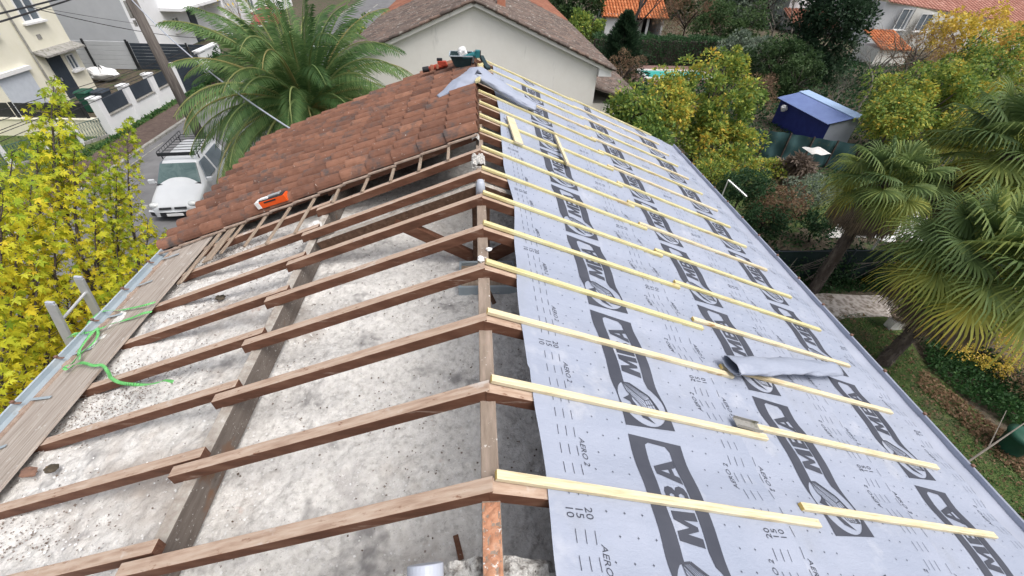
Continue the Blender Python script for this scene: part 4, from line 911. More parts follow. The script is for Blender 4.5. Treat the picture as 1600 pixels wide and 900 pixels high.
for (xa, ya, xb, yb), nz in zip(ends, nmz):
    p0 = atx(xa, ya, -13.2); p1 = atx(xb, yb, -13.2); d0 = p0-p1; cable(p0+d0*.25, p1, .06, .010, nz+' of the thin parallel cables in front of the cream house')
# ------------------------------------------------------------------ parked van with roof rack
def vehicle(c, ang, paint, label, cat, name='parked_car', rack=True, L=3.99, W=1.66, H=1.78, detail=True):
    t = thing(name, c, label, cat); t.rotation_euler = (0, 0, ang)
    def add(b, nm, m, par=t, **k):
        o = b.build(nm, m, None, **k); o.location = Vector(o.location); 
        off = Vector((0, 0, 0)) if par is t else world0[par.name]
        world0[o.name] = Vector(o.location); o.location = Vector(o.location)-off; o.parent = par; return o
    world0 = {}
    ST = [(0, .28, .50, .62, .56, .50), (.05, .24, .55, .70, .68, .56), (.18, .22, .66, .79, .77, .62), (.5, .2, .78, .92, .80, .68), (.95, .2, .90, 1.04, .815, .70), (1.08, .2, .94, 1.10, .82, .70), (1.62, .2, .97, H-.06, .825, .58), (1.8, .2, .98, H, .83, .60), (2.6, .2, .99, H+.02, .83, .61), (3.6, .2, .99, H+.01, .83, .60), (3.88, .22, .98, H-.04, .82, .58), (L, .3, .9, H-.3, .80, .56)]
    k_ = H/1.78; rows = []
    for (x, zb, zl, zt, wb, wr) in ST:
        wb *= W/1.66; wr *= W/1.66
        half = [(0, zt+.015), (wr*.6, zt+.01), (wr*.92, zt-.02), (wr, zt-.07 if zt > 1.3 else zt-.05), (wb*.985, zl+.02), (wb, zl-.10), (wb, (zl+zb)/2), (wb*.97, zb)]
        rows.append([(s*w__, x, z) for s, seq in ((1, half),) for w__, z in seq][::-1] + [(-w__, x, z) for w__, z in half[1:]])
    b = MB(); n = len(rows[0])
    for i in range(len(rows)-1):
        for j in range(n-1): b.poly([rows[i][j], rows[i][j+1], rows[i+1][j+1], rows[i+1][j]])
    b.poly(rows[0][::-1]); b.poly(rows[-1])
    body = add(b, 'body', paint)
    bm = bmesh.new(); bm.from_mesh(body.data); bmesh.ops.remove_doubles(bm, verts=bm.verts, dist=.001); bmesh.ops.recalc_face_normals(bm, faces=bm.faces); bm.to_mesh(body.data); bm.free()
    for p in body.data.polygons: p.use_smooth = True
    md = body.modifiers.new('s', 'SUBSURF'); md.levels = 1; md.render_levels = 2
    def quadp(P, m, nm, par=t, th=.012, nrm=None):
        b = MB(); P = [Vector(p) for p in P]; nn = nrm or (P[1]-P[0]).cross(P[3]-P[0]).normalized(); b.hexa([p-nn*th for p in P]+[p+nn*th for p in P]); return add(b, nm, m, par, bevel=.008)
    quadp([(-.70, 1.10, 1.09), (.70, 1.10, 1.09), (.57, 1.60, H-.085), (-.57, 1.60, H-.085)], 'windscreen', 'windscreen', th=.03)
    quadp([(-.72, 1.03, 1.065), (.72, 1.03, 1.065), (.70, 1.095, 1.09), (-.70, 1.095, 1.09)], 'black', 'wiper_cowl', th=.02)
    for s in (-1, 1):
        quadp([(s*.815, 1.35, 1.04), (s*.815, 2.25, 1.04), (s*.625, 2.25, H-.12), (s*.635, 1.72, H-.12)][::s], 'glass', 'side_window', th=.02)
        quadp([(s*.815, 2.40, 1.04), (s*.815, 3.5, 1.04), (s*.625, 3.45, H-.12), (s*.625, 2.40, H-.12)][::s], 'glass', 'side_window', th=.02)
        b = MB(); b.lathe((s*.60, .17, .70), [(.001, -.09), (.12, -.07), (.165, 0), (.13, .07), (.001, .10)], 16, sx=1, sy=.85); add(b, 'headlight', 'lamp', smooth=True)
        b = MB(); b.box((s*.96, 1.28, 1.12), (.20, .10, .17)); b.box((s*.87, 1.3, 1.06), (.1, .05, .05)); add(b, 'mirror', paint, bevel=.03)
        for yy in (.72, 3.3):
            b = MB(); b.tube([(s*.66, yy, .3), (s*.845, yy, .3)], .3, 22); wl = add(b, 'wheel', 'tyre', bevel=.02)
            b = MB(); b.tube([(s*.80, yy, .3), (s*.852, yy, .3)], .19, 18); add(b, 'rim', 'aluminium', wl)
    b = MB(); b.grid(lambda u, v: ((u-.5)*1.62, -.035+.22*abs(u-.5)**2*4*.6, .28+.17*v), 14, 3); b.grid(lambda u, v: ((u-.5)*1.62, -.035+.22*abs(u-.5)**2*4*.6+.1*v, .45), 14, 2); add(b, 'bumper', 'black', smooth=True)
    b = MB(); b.grid(lambda u, v: ((u-.5)*1.66, -.05+.22*abs(u-.5)**2*4*.6+.12*v, .475+.05*math.sin(PI*v)), 14, 3); add(b, 'bumper_trim', paint, smooth=True)
    for s in (-1, 1): b = MB(); b.box((s*.24, .005, .62), (.38, .07, .075)); add(b, 'grille', 'black', bevel=.02)
    b = MB(); b.box((0, -.045, .36), (.52, .02, .11)); add(b, 'number_plate', 'white_paint', bevel=.004)
    if rack:
        b = MB(); z = H+.17
        for s in (-1, 1):
            b.tube([(s*.60, 1.75, z), (s*.60, 3.85, z)], .016, 6); b.tube([(s*.60, 1.75, z+.16), (s*.60, 3.85, z+.16)], .014, 6)
            for k in range(11): b.tube([(s*.60, 1.75+.21*k, z), (s*.60, 1.75+.21*k, z+.16)], .009, 4)
            for yy in (1.95, 3.6): b.tube([(s*.60, yy, z), (s*.60, yy, H-.05)], .02, 6)
        for k in range(9): b.tube([(-.60, 1.75+.26*k, z), (.60, 1.75+.26*k, z)], .014, 6)
        b.box((0, 1.74, z+.06), (1.22, .03, .13)); add(b, 'roof_rack', 'black')
    return t
vehicle((-10.05, 13.15, 0), R(9-2), 'carpaint', 'white parked van with black roof rack and green tinted windscreen', 'van', 'parked_van').scale = (.95, .95, .84)
p = atz(415, 32, .5); vehicle((-19.5, 46.5, 0), R(0), 'redpaint', 'small red car far up the street beyond the palm', 'car', rack=False, H=1.45)
p = atz(500, 50, .5); vehicle((-10.3, 36, 0), R(180), 'carpaint', 'pale car parked far up the street between palm and tiled gable', 'car', rack=False, H=1.5)
# ================================================================== NEIGHBOUR HOUSE
nh = thing('gabled_house', (0, 25, 0), 'neighbouring house with blank cream gable and mossy tiled roof', 'house')
xl, xr, ax = -4.32, 4.56, 0.0; YG = 17.0; zl, zr, za = 4.28, 4.16, 6.02
b = MB(); b.poly([(xl, YG, 0), (xr, YG, 0), (xr, YG, zr), (ax, YG, za), (xl, YG, zl)]); b.poly([(xl, 30, 0), (xl, YG, 0), (xl, YG, zl), (xl, 30, zl)]); b.poly([(xr, YG, 0), (xr, 30, 0), (xr, 30, zr), (xr, YG, zr)]); b.poly([(xr, 30, 0), (xl, 30, 0), (xl, 30, zl), (ax, 30, za), (xr, 30, zr)])
b.build('wall', 'stucco', nh)
def roof_slope(parent, ridge0, ridge1, eave0, eave1, m, nm, seed, pitch=.27, expo=.38, r=.105, h=.09, label=None, seg=5, tb=(.5, .2)):
    O = Vector(ridge0); W_ = (Vector(ridge1)-O); Lw = W_.length; dv = W_.normalized(); S_ = Vector(eave0)-O; Ls = S_.length; du = S_.normalized(); dn = du.cross(dv); dn = dn if dn.z > 0 else -dn
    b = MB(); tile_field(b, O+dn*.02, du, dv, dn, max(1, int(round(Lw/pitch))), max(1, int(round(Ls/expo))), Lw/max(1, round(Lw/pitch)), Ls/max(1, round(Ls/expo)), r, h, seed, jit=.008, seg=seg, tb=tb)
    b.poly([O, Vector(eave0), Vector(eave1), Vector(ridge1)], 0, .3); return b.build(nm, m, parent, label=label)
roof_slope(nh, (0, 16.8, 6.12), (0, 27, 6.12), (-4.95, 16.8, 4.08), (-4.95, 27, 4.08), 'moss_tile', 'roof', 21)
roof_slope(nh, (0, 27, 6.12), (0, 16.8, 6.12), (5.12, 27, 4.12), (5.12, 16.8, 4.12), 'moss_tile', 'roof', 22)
b = MB(); b.tube([(0, 16.78, 6.15), (0, 27, 6.15)], .11, 10); b.build('ridge_tiles', 'moss_tile', nh)
for s, e in ((-1, (-4.95, 4.06)), (1, (5.12, 4.1))):     # verge course along the gable edge
    b = MB(); n = 14
    for k in range(n):
        f0, f1 = k/n, (k+1.15)/n; b.tube([(e[0]*f0, 16.76, 6.15+(e[1]-6.10)*f0+.01), (e[0]*f1, 16.76, 6.15+(e[1]-6.10)*f1+.04)], [.045, .058], 8, t=rt.random())
    b.build('verge_tiles', 'moss_tile', nh)
    b = MB(); b.beam((e[0]*.004, 16.90, 6.06), (e[0]*.985, 16.90, 6.06+(e[1]-6.10)*.985), .17, .15); b.build('verge_mortar', 'stucco', nh)
b = MB(); b.hexa([(-4.9, 16.83, 3.92), (-4.33, 16.83, 3.92), (-4.33, 27, 3.92), (-4.9, 27, 3.92), (-4.9, 16.83, 3.98), (-4.33, 16.83, 4.2), (-4.33, 27, 4.2), (-4.9, 27, 3.98)]); b.build('soffit', 'white_paint', nh)
b = MB(); b.hexa([(4.57, 16.83, 3.92), (5.06, 16.83, 3.92), (5.06, 27, 3.92), (4.57, 27, 3.92), (4.57, 16.83, 4.2), (5.06, 16.83, 4.0), (5.06, 27, 4.0), (4.57, 27, 4.2)]); b.build('soffit', 'white_paint', nh)
b = MB(); b.tube([(-4.8, 17.1, 3.9), (-4.5, 17.1, 3.75), (-4.38, 17.1, 3.6), (-4.38, 17.1, 0)], .045, 8); b.build('downpipe', 'zinc', nh)
p = aty(800, 12, 18.5)
b = MB(); b.ext(.85, 1.15, 18.4, 18.75, 5.6, 6.3); chm = b.build('chimney', 'terracotta', nh, bevel=.01); b = MB(); b.lathe((1.0, 18.57, 0), [(.09, 6.3), (.11, 6.4), (.07, 6.62), (.05, 6.63)], 12); b.build('chimney_pot', 'terracotta', chm)
rh = thing('row_house', (0, 33, 0), 'further house in line with redder roof tiles', 'house')
b = MB(); b.ext(-4.2, 4.4, 27.4, 37, 0, 4.1); b.build('wall', 'stucco', rh)
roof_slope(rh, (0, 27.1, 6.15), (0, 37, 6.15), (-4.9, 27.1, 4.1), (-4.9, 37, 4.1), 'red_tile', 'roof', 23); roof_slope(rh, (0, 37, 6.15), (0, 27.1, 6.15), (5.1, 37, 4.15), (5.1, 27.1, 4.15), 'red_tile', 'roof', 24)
an = thing('annex', (6, 22, 0), 'low mossy tiled annex beside the cream gable', 'outbuilding')
pA, pB = aty(931, 125, 19.5), aty(990, 136, 19.5)
b = MB(); b.ext(4.6, 7.1, 19.0, 24, 0, 2.3); b.build('wall', 'stucco', an)
roof_slope(an, (4.6, 24.2, 3.1), (4.6, 18.8, 3.1), (7.4, 24.2, 2.3), (7.4, 18.8, 2.3), 'moss_tile', 'roof', 25)
# ================================================================== RIGHT SIDE GARDENS
hut = thing('garden_hut', (16, 50, 0), 'white garden hut with orange tiled roof beyond the hedge', 'hut')
b = MB(); b.ext(13.0, 13.2, 48.2, 52, 0, 2.0); b.ext(13.2, 15.2, 48.2, 48.4, 0, 2.0); b.ext(18.7, 18.9, 48.2, 52, 0, 2.0); b.ext(13.0, 18.9, 52, 52.2, 0, 2.0); b.ext(17.2, 17.4, 48.2, 48.4, 0, 2.0); b.build('wall', 'white_wall', hut)
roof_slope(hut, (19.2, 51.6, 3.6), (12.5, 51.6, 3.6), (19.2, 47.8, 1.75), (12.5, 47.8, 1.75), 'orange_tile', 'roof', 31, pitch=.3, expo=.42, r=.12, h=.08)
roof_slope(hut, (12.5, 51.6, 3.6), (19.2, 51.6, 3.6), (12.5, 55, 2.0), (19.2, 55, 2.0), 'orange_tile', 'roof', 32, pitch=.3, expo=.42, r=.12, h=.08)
b = MB(); b.ext(15.4, 16.2, 48.6, 48.9, 0, 1.1); b.ext(16.5, 17.0, 48.9, 49.2, 0, 1.4); o = b.build('storage_box', 'stone'); tag(o, 'pale boxes stored in the open front of the white hut', 'box')
b = MB(); b.ext(15.2, 18.7, 51.5, 51.6, 0, 1.9); b.build('back_panel', 'black', hut)
hedge('clipped_hedge', (9.3, 37.2), (19.6, 37.6), 1.85, 1.3, 9000, .16, 'leaf_hedge', 'long clipped dark green hedge behind the pool', 3)
hedge('clipped_hedge', (19.5, 38.5), (24, 40), 1.6, 1.4, 3000, .16, 'leaf_dark', 'dark hedge continuing right of the clipped one', 4)
def at_tree(px, py, Y): p = aty(px, py, Y); return p
def B(px, py, Y, rad, n, size, m, lab, cat='tree', **k):
    c = at_tree(px, py, Y) if Y > 0 else atz(px, py, -Y)
    if c.z < rad[2]*.35: print('LOW', lab, round(c.z, 2)); c = atz(px, py, rad[2]*.6)
    return bush(k.pop('name', 'tree'), tuple(c), rad, n, size, m, lab, cat, **k)
# conifer right of the gable
c0 = at_tree(972, 75, 30); rng = np.random.default_rng(9)
t = thing('conifer', (c0.x, 30, 0), 'dark green conifer rising beside the gable in front of the hedge', 'conifer'); n = 12000; f = rng.uniform(0, 1, n)**.8; a = rng.uniform(0, 6.28, n); r = (1-f)**.7*1.6*rng.uniform(.45, 1.1, n)*(1+.30*np.sin(a*5+f*20)+.2*np.sin(a*3+f*47))
zt = c0.z+1.9; P = np.stack([c0.x+r*np.cos(a), 30+r*np.sin(a), .3+f*(zt-.3)], 1); scatter('foliage', P, np.stack([np.cos(a), np.sin(a), np.full(n, .7)], 1)+rng.normal(0, .3, (n, 3)), .26, .5+rng.normal(0, .2, n), 'leaf_conifer', t, 'needle', rng)
b = MB(); b.tube([(c0.x, 30, 0), (c0.x, 30, zt-.3)], [.14, .03], 8); b.build('trunk', 'bark', t)
p = atz(1003, 75, 0); tree('bare_tree', (at_tree(985, 60, 40).x, 40, 0), 8, 'mossy bare tree forking in front of the orange hut roof', 'tree', None, depth=4, seed=4, bark='bark', r=.22, L=3.4, spread=.5, up=.3)
# far background masses
B(905, 15, 48, (2.2, 2, 2.6), 6000, .3, 'leaf_dark', 'dark evergreen behind the orange hut at its left', seed=1, lumps=60, lump_r=.6)
B(850, -5, 52, (4.5, 2.5, 3.2), 7000, .34, 'leaf_dark', 'dark tree crowns beyond the red roofed row house', seed=2, lumps=80, lump_r=.8)
B(913, 42, 42, (1.5, 1.4, .95), 3500, .22, 'leaf_mid', 'round olive green shrub left of the white hut', 'shrub', seed=3, lumps=40, lump_r=.35, tmean=.35, name='shrub')
B(1110, -25, 62, (9, 3, 4.0), 12000, .42, 'leaf_dark', 'broad dark tree line beyond the garden hut', seed=4, lumps=130, lump_r=1.0)
B(1200, 0, 58, (4.5, 3, 4.2), 7000, .4, 'leaf_silver', 'greyish tree beyond the tree line behind the bare shrubs', seed=5, lumps=90, lump_r=.8, tmean=.4)
B(1075, 25, 46, (3.6, 1.8, 2.0), 6500, .2, 'leaf_rust', 'rust brown bare shrub right of the orange hut roof', 'shrub', seed=6, lumps=60, lump_r=.5, tpl='needle', name='shrub')
B(1135, 45, 42, (3.6, 1.8, 2.2), 8000, .22, 'leaf_dark', 'dark laurel mass above the hedge end', 'shrub', seed=7, lumps=80, lump_r=.5, tmean=.65, name='shrub')
B(1160, 90, 34, (2.6, 1.6, 1.3), 6000, .2, 'leaf_silver', 'silvery spreading shrub right of the pool', 'shrub', seed=8, lumps=60, lump_r=.4, name='shrub')
B(1215, 105, 31, (2.5, 1.6, 1.7), 7000, .2, 'leaf_dark', 'dark round evergreen behind the blue shed', 'shrub', seed=9, lumps=60, lump_r=.45, name='shrub')
B(1290, 55, 33, (2.4, 2.2, 4.6), 15000, .24, 'leaf_conifer', 'tall dark evergreen tree standing above the blue shed', seed=10, lumps=120, lump_r=.7, tmean=.55, hollow=.35)
B(1245, 130, 28, (1.3, 1.2, 1.6), 5000, .16, 'leaf_dark', 'ivy covered shrub just behind the blue shed', 'shrub', seed=14, lumps=40, lump_r=.3, tmean=.6, name='shrub')
B(975, 108, 26.5, (1.0, .8, .9), 2600, .12, 'leaf_rust', 'rusty bare shrub at the left end of the pool', 'shrub', seed=11, lumps=30, lump_r=.25, tpl='needle', name='shrub')
B(1140, 92, 31, (.8, .8, .6), 1800, .2, 'leaf_mid', 'small bright green plant beside the pool end', 'plant', seed=12, lumps=20, lump_r=.2, tmean=.4, name='shrub')
B(1180, 145, 24, (1.2, 1.0, .9), 2500, .13, 'leaf_rust', 'brown twiggy shrub between green tree and blue shed', 'shrub', seed=13, lumps=30, lump_r=.3, tpl='needle', name='shrub')
for px, py, Y, H_, s, lb in [(1350, 150, 26, 5.4, 31, 'bare spreading fruit tree right of the blue shed'), (1375, 95, 32, 7.0, 32, 'taller bare tree behind the fruit tree'), (1215, 40, 44, 8, 33, 'grey bare tree far behind the blue shed'), (1250, 20, 50, 9, 34, 'bare tree against the white house at the top'), (1430, 95, 31, 7, 35, 'bare brown tree in front of the beige facade'), (1315, 165, 24, 3.6, 36, 'small bare shrub at the shed end wall')]:
    p = at_tree(px, py, Y); tree('bare_tree', (p.x, Y, 0), H_, lb, 'tree', None, depth=5, seed=s, bark='twig', r=.10 if H_ > 4 else .05, spread=.62, up=.12, kids=(3, 4), L=H_*.30, shrink=.72)
# the green and yellow tree in the middle
for px, py, Y, rad, n, sd, lab, tm in [(1112, 150, 17.5, (1.9, 1.5, 1.35), 9000, 41, 'broad green and yellow tree in the middle of the gardens', .42), (1040, 165, 16.5, (.95, .9, 1.0), 3200, 42, 'yellowing small tree left of the broad green one', .66), (1125, 225, 16, (1.6, 1.2, .7), 5000, 43, 'yellow green undergrowth below the broad tree', .6), (990, 175, 15.8, (.8, .8, .8), 2800, 44, 'green shrub at the corner of the annex', .25), (1010, 225, 14.5, (.8, .7, .55), 2400, 45, 'dark green shrub close to the membrane edge', .15)]:
    B(px, py, Y, rad, n, .15, 'leaf_mid', lab, seed=sd, lumps=70, lump_r=.3, tmean=tm, tpl='leaf', topbias=.06, tsd=.2, name='tree' if sd in (41, 42) else 'shrub')
b = MB(); q = random.Random(5)
# blue shed
A_, B_, C_, D_ = atz(1217, 152, 1.35), atz(1297, 194, 1.35), atz(1342, 187, 1.5), atz(1250, 143, 1.6)
sh = thing('shed', (A_.x, A_.y, 0), 'blue shed with a bright blue corrugated roof', 'shed')
ax_ = Vector((B_.x-A_.x, B_.y-A_.y, 0)); Ls = ax_.length; ax_.normalize(); nx_ = Vector((-ax_.y, ax_.x, 0)); nx_ = nx_ if nx_.x > 0 else -nx_
def SH(a, d, z): return Vector((A_.x, A_.y, 0))+ax_*a+nx_*d+Vector((0, 0, z))
b = MB(); Wd = 1.55
b.hexa([SH(.1, .12, 0), SH(Ls-.1, .12, 0), SH(Ls-.1, Wd, 0), SH(.1, Wd, 0), SH(.1, .12, 1.30), SH(Ls-.1, .12, 1.30), SH(Ls-.1, Wd, 1.62), SH(.1, Wd, 1.62)])
o = b.build('wall', ['blue_dark', 'pvc'], sh)
for p in o.data.polygons:
    if p.normal.dot(ax_) > .8: p.material_index = 1
b = MB(); nc = 36
for k in range(nc*4):
    f0, f1 = k/(nc*4), (k+1)/(nc*4); z0, z1 = .02*math.sin(k*PI/2), .02*math.sin((k+1)*PI/2)
    b.poly([SH(Ls*f0, -.1, 1.34+z0), SH(Ls*f1, -.1, 1.34+z1), SH(Ls*f1, Wd-.45, 1.62+z1), SH(Ls*f0, Wd-.45, 1.62+z0)])
b.build('roof', 'blue_sheet', sh); b = MB(); b.hexa([SH(-.05, Wd-.44, 1.60), SH(Ls+.05, Wd-.44, 1.60), SH(Ls+.05, Wd+.1, 1.68), SH(-.05, Wd+.1, 1.68), SH(-.05, Wd-.44, 1.66), SH(Ls+.05, Wd-.44, 1.66), SH(Ls+.05, Wd+.1, 1.74), SH(-.05, Wd+.1, 1.74)]); b.build('roof_edging', 'blue_trim', sh)
for k in range(5): b = MB(); b.beam(SH(Ls+.0, .2+.35*k, .05), SH(Ls+.0, .2+.35*k, 1.3), .05, .05); b.build('batten', 'blue_trim', sh)
p = SH(.9, -.12, 1.05); lump(p, .16, 3, 'white_paint', 'float_ball', sq=(1, 1, 1)); o = COL.objects[-1]; tag(o, 'white ball hanging on the front of the blue shed', 'ball')
o = None
# green tarpaulin fence
tf = thing('tarpaulin_fence', (15, 19, 0), 'green tarpaulin screen stretched below the blue shed', 'fence')
pA, pB = atz(1150, 238, 0), atz(1322, 268, 0); b = MB()
dv_ = Vector((pB.x-pA.x, pB.y-pA.y, 0)); 
b.grid(lambda u, v: Vector((pA.x, pA.y, 0))+dv_*u+Vector((0, .05*math.sin(u*40)+.03*math.sin(v*9+u*13), 1.25*v)), 80, 8); b.build('tarpaulin', 'green_tarp', tf, smooth=True)
for k in range(6): p = Vector((pA.x, pA.y, 0))+dv_*(k/5); b = MB(); b.ext(p.x-.03, p.x+.03, p.y-.1, p.y-.04, 0, 1.3); b.build('post', 'bark', tf)
# dark green screen fence
wf = thing('screen_fence', (12.5, 9.35, 0), 'dark green windbreak screen fence behind the fan palm trunks', 'fence')
pA = atz(1195, 455); b = MB(); yF = 9.55; hF = 1.12
b.grid(lambda u, v: (6+20*u, yF+.04*math.sin(u*60)+.02*math.sin(v*7+u*31), hF*v), 120, 8); b.build('screen', 'green_fence', wf, smooth=True)
for k in range(9): b = MB(); x = 6.3+2.4*k; b.tube([(x, yF-.08, 0), (x, yF-.08, hF+.05)], .025, 8); b.build('post', 'anthracite', wf)
b = MB(); b.tube([(6, yF-.06, hF), (26, yF-.06, hF)], .014, 6); b.build('top_wire', 'anthracite', wf)
# ivy twigs on the screen
rng = np.random.default_rng(77)
t = thing('climbing_ivy', (11.5, 9.3, 0), 'sparse ivy climbing over the dark green screen fence', 'plant')
n = 5200; P = np.stack([rng.uniform(8.3, 16, n), yF-.12-rng.exponential(.12, n), np.abs(rng.normal(.35, .35, n))], 1); P = P[(np.sin(P[:, 0]*3.1)+np.sin(P[:, 0]*7.3+1)+rng.normal(0, .6, len(P))) > -.1]
scatter('foliage', P, rng.normal(0, .7, P.shape)+np.array([0, -.4, .1]), .075, .45+rng.normal(0, .25, len(P)), 'leaf_hedge', t, 'round', rng)
b = MB()
for k in range(26):
    x = random.uniform(8.6, 15); b.tube([(x, yF-.15, .02), (x+random.uniform(-.6, .9), yF-.2, random.uniform(.4, .8)), (x+random.uniform(-.4, 1.6), yF-.16, random.uniform(.7, 1.15))], [.014, .01, .005], 5)
b.build('stems', 'twig', t)
# beyond the screen: neighbour's shrubs
for px, py, Y, rad, n, m, sd, lab, tm in [(1165, 290, 12.6, (.75, .7, .5), 3600, 'leaf_hedge', 51, 'clipped green shrub beside the television aerial', .55), (1215, 320, 12.3, (.95, .8, .62), 4200, 'leaf_rust', 52, 'rounded reddish green shrub beyond the screen fence', .5), (1195, 345, 11.6, (.7, .6, .5), 3000, 'leaf_hedge', 53, 'green underbrush at the screen fence', .5), (1265, 300, 13.2, (.8, .6, .55), 2600, 'leaf_silver', 54, 'pale green shrub beside the stone path', .5), (1120, 265, 13.8, (.8, .5, .3), 2400, 'leaf_mid', 55, 'low lime green plants behind the gutter', .55), (1190, 265, 15.2, (1.4, .6, .3), 3600, 'leaf_mid', 56, 'low yellow green bed in front of the tarpaulin', .6), (1280, 350, 11.6, (.5, .5, .35), 1500, 'leaf_hedge', 57, 'small rose bush with orange bloom by the path', .45)]:
    B(px, py, Y, rad, n, .085, m, lab, 'shrub', seed=sd, lumps=45, lump_r=.2, tmean=tm, tsd=.2, name='shrub', trunk_r=.03)
B(1245, 262, 15, (.5, .4, .5), 2600, .3, 'leaf_dead', 'dry brown plume grass clump beside the tarpaulin', 'grass clump', seed=58, lumps=16, lump_r=.2, tpl='needle', droop=.8, name='plume_grass', trunk_r=.03)
# white parasol sheet on the tarpaulin corner, white garden table
p = atz(1275, 235, 1.3); b = MB(); b.grid(lambda u, v: (p.x-.4+.85*u, p.y-.38+.75*v, 1.28+.16*(1-abs(2*u-1))*(1-abs(2*v-1))+.03*math.sin(u*9)), 10, 10)
b.tube([(p.x, p.y, 0), (p.x, p.y, 1.3)], .02, 6); o = b.build('garden_parasol', 'stone', smooth=True); tag(o, 'small white awning standing before the tarpaulin', 'awning')
p = atz(1382, 378, .6)
for i, (dx, lb) in enumerate(((0, 'white round garden table behind the screen fence'), (1.25, 'second white garden table further right behind the fan palm'))):
    t = thing('garden_table', (p.x+dx, p.y+.2, 0), lb, 'table', 'white garden tables'); b = MB(); b.lathe((p.x+dx, p.y+.2, 0), [(.001, .70), (.36, .70), (.38, .72), (.36, .74), (.001, .74)], 24); b.build('table_top', 'white_paint', t)
    b = MB(); b.tube([(p.x+dx, p.y+.2, .02), (p.x+dx, p.y+.2, .7)], .03, 8); b.build('leg', 'white_paint', t)
# television aerial
e_ = aty(1127, 306, 8.9); e1 = aty(1138, 281, 9.0); e2 = aty(1167, 307, 8.7)
t = thing('television_aerial', (e_.x, e_.y, 0), 'thin television aerial behind the right gutter', 'aerial')
b = MB(); b.tube([(e1.x, e1.y, 0), e1], .014, 6); b.build('mast', 'aluminium', t)
b = MB(); b.tube([e1, e2], .012, 6); dn_ = (e2-e1)
for k in range(12):
    c_ = e1+dn_*(.08+.08*k); s_ = dn_.normalized().cross(Vector((0, 0, 1))); b.tube([c_-s_*.09, c_+s_*.09], .005, 4)
b.build('boom', 'aluminium', t)
# planter on its pedestal
p = atz(1398, 512, 0); t = thing('planter', (p.x, p.y, 0), 'oval stone planter bowl on a pale pedestal at the lawn edge', 'planter')
b = MB(); b.ext(p.x-.26, p.x+.10, p.y-.10, p.y+.12, 0, .30); b.build('pedestal', 'stone', t, bevel=.01)
b = MB(); b.lathe((p.x, p.y+.02, 0), [(.12, .30), (.24, .36), (.33, .47), (.35, .50), (.31, .50), (.26, .44), (.001, .42)], 28, sx=1.15, sy=.75); b.build('bowl', 'tile_edge', t, smooth=True)
rng = np.random.default_rng(5); n = 260; P = np.stack([p.x+rng.uniform(-.28, .28, n), p.y+.02+rng.uniform(-.16, .16, n), .46+rng.uniform(0, .10, n)], 1); scatter('plants', P, rng.normal(0, .6, (n, 3))+np.array([0, 0, .3]), .06, .4+rng.normal(0, .2, n), 'leaf_ground', t, 'leaf', rng)
# ground cover: uncountable greenery as stuff
def cover(name, poly, n, size, h, m, tm, seed, tpl='leaf'):
    rng = np.random.default_rng(seed); xs = [p[0] for p in poly]; ys = [p[1] for p in poly]; P = []
    pts = rng.uniform((min(xs), min(ys)), (max(xs), max(ys)), (n*4, 2)); k = len(poly); inside = np.zeros(len(pts), bool); j = k-1
    for i in range(k):
        xi, yi, xj, yj = poly[i][0], poly[i][1], poly[j][0], poly[j][1]; c_ = ((yi > pts[:, 1]) != (yj > pts[:, 1])) & (pts[:, 0] < (xj-xi)*(pts[:, 1]-yi)/(yj-yi+1e-12)+xi); inside ^= c_; j = i
    pts = pts[inside][:n]; hh = h*(.45+.55*np.abs(np.sin(pts[:, 0]*2.7+1)*np.cos(pts[:, 1]*3.3)))*rng.uniform(.2, 1, len(pts))
    P = np.concatenate([pts, hh[:, None]+.01], 1); D = rng.normal(0, .7, P.shape)+np.array([0, 0, .5])
    tint = tm+.2*np.sin(pts[:, 0]*1.9)*np.sin(pts[:, 1]*2.3+1)+rng.normal(0, .18, len(pts)); o = scatter(name, P, D, size, tint, m, None, tpl, rng); tag(o, kind='stuff'); return o
gc = [atz(1435, 535), atz(1470, 520), atz(1530, 545), atz(1610, 610), atz(1700, 690), atz(1700, 780), atz(1610, 690), atz(1560, 655), atz(1500, 620), atz(1450, 580)]
cover('ground_cover', gc, 9000, .085, .30, 'leaf_ground', .5, 1)
tag(COL.objects[-1], 'dense low green ground cover between lawn and yellow shrub', 'ground cover')
lw = [atz(1275, 500), atz(1345, 490), atz(1400, 520), atz(1450, 585), atz(1520, 660), atz(1700, 800), atz(1700, 960), atz(1480, 820), atz(1400, 690)]
cover('grass', lw, 26000, .045, .05, 'leaf_ground', .62, 2, 'needle'); tag(COL.objects[-1], 'short lawn grass beside the right gutter', 'grass')
cover('fallen_leaves', lw, 1500, .06, .03, 'leaf_rust', .75, 3, 'round'); tag(COL.objects[-1], 'brown fallen leaves scattered over the lawn', 'leaves')
fl = [atz(1440, 580), atz(1500, 625), atz(1600, 700), atz(1700, 790), atz(1700, 830), atz(1560, 720), atz(1430, 600)]
cover('fallen_leaves', fl, 2600, .06, .05, 'leaf_rust', .7, 4, 'round'); tag(COL.objects[-1], 'band of brown fallen leaves along the ground cover', 'leaves')
wd = [(8.3, 8.85, 0), (20, 8.85, 0), (22, 9.5, 0), (8.3, 9.5, 0)]
cover('undergrowth', wd, 6000, .085, .16, 'leaf_ground', .3, 6); tag(COL.objects[-1], 'dark undergrowth along the foot of the screen fence', 'undergrowth')
wd = [(8.3, 9.8, 0), (30, 9.8, 0), (34, 24, 0), (8.3, 24, 0)]
cover('undergrowth', wd, 26000, .13, .22, 'leaf_hedge', .4, 7); tag(COL.objects[-1], 'mixed low greenery covering the gardens beyond the screen', 'undergrowth')
wd = [(9, 24, 0), (34, 24, 0), (44, 46, 0), (9, 30, 0)]
cover('undergrowth', wd, 14000, .24, .3, 'leaf_hedge', .4, 8); tag(COL.objects[-1], 'low greenery between blue shed and pool', 'undergrowth')
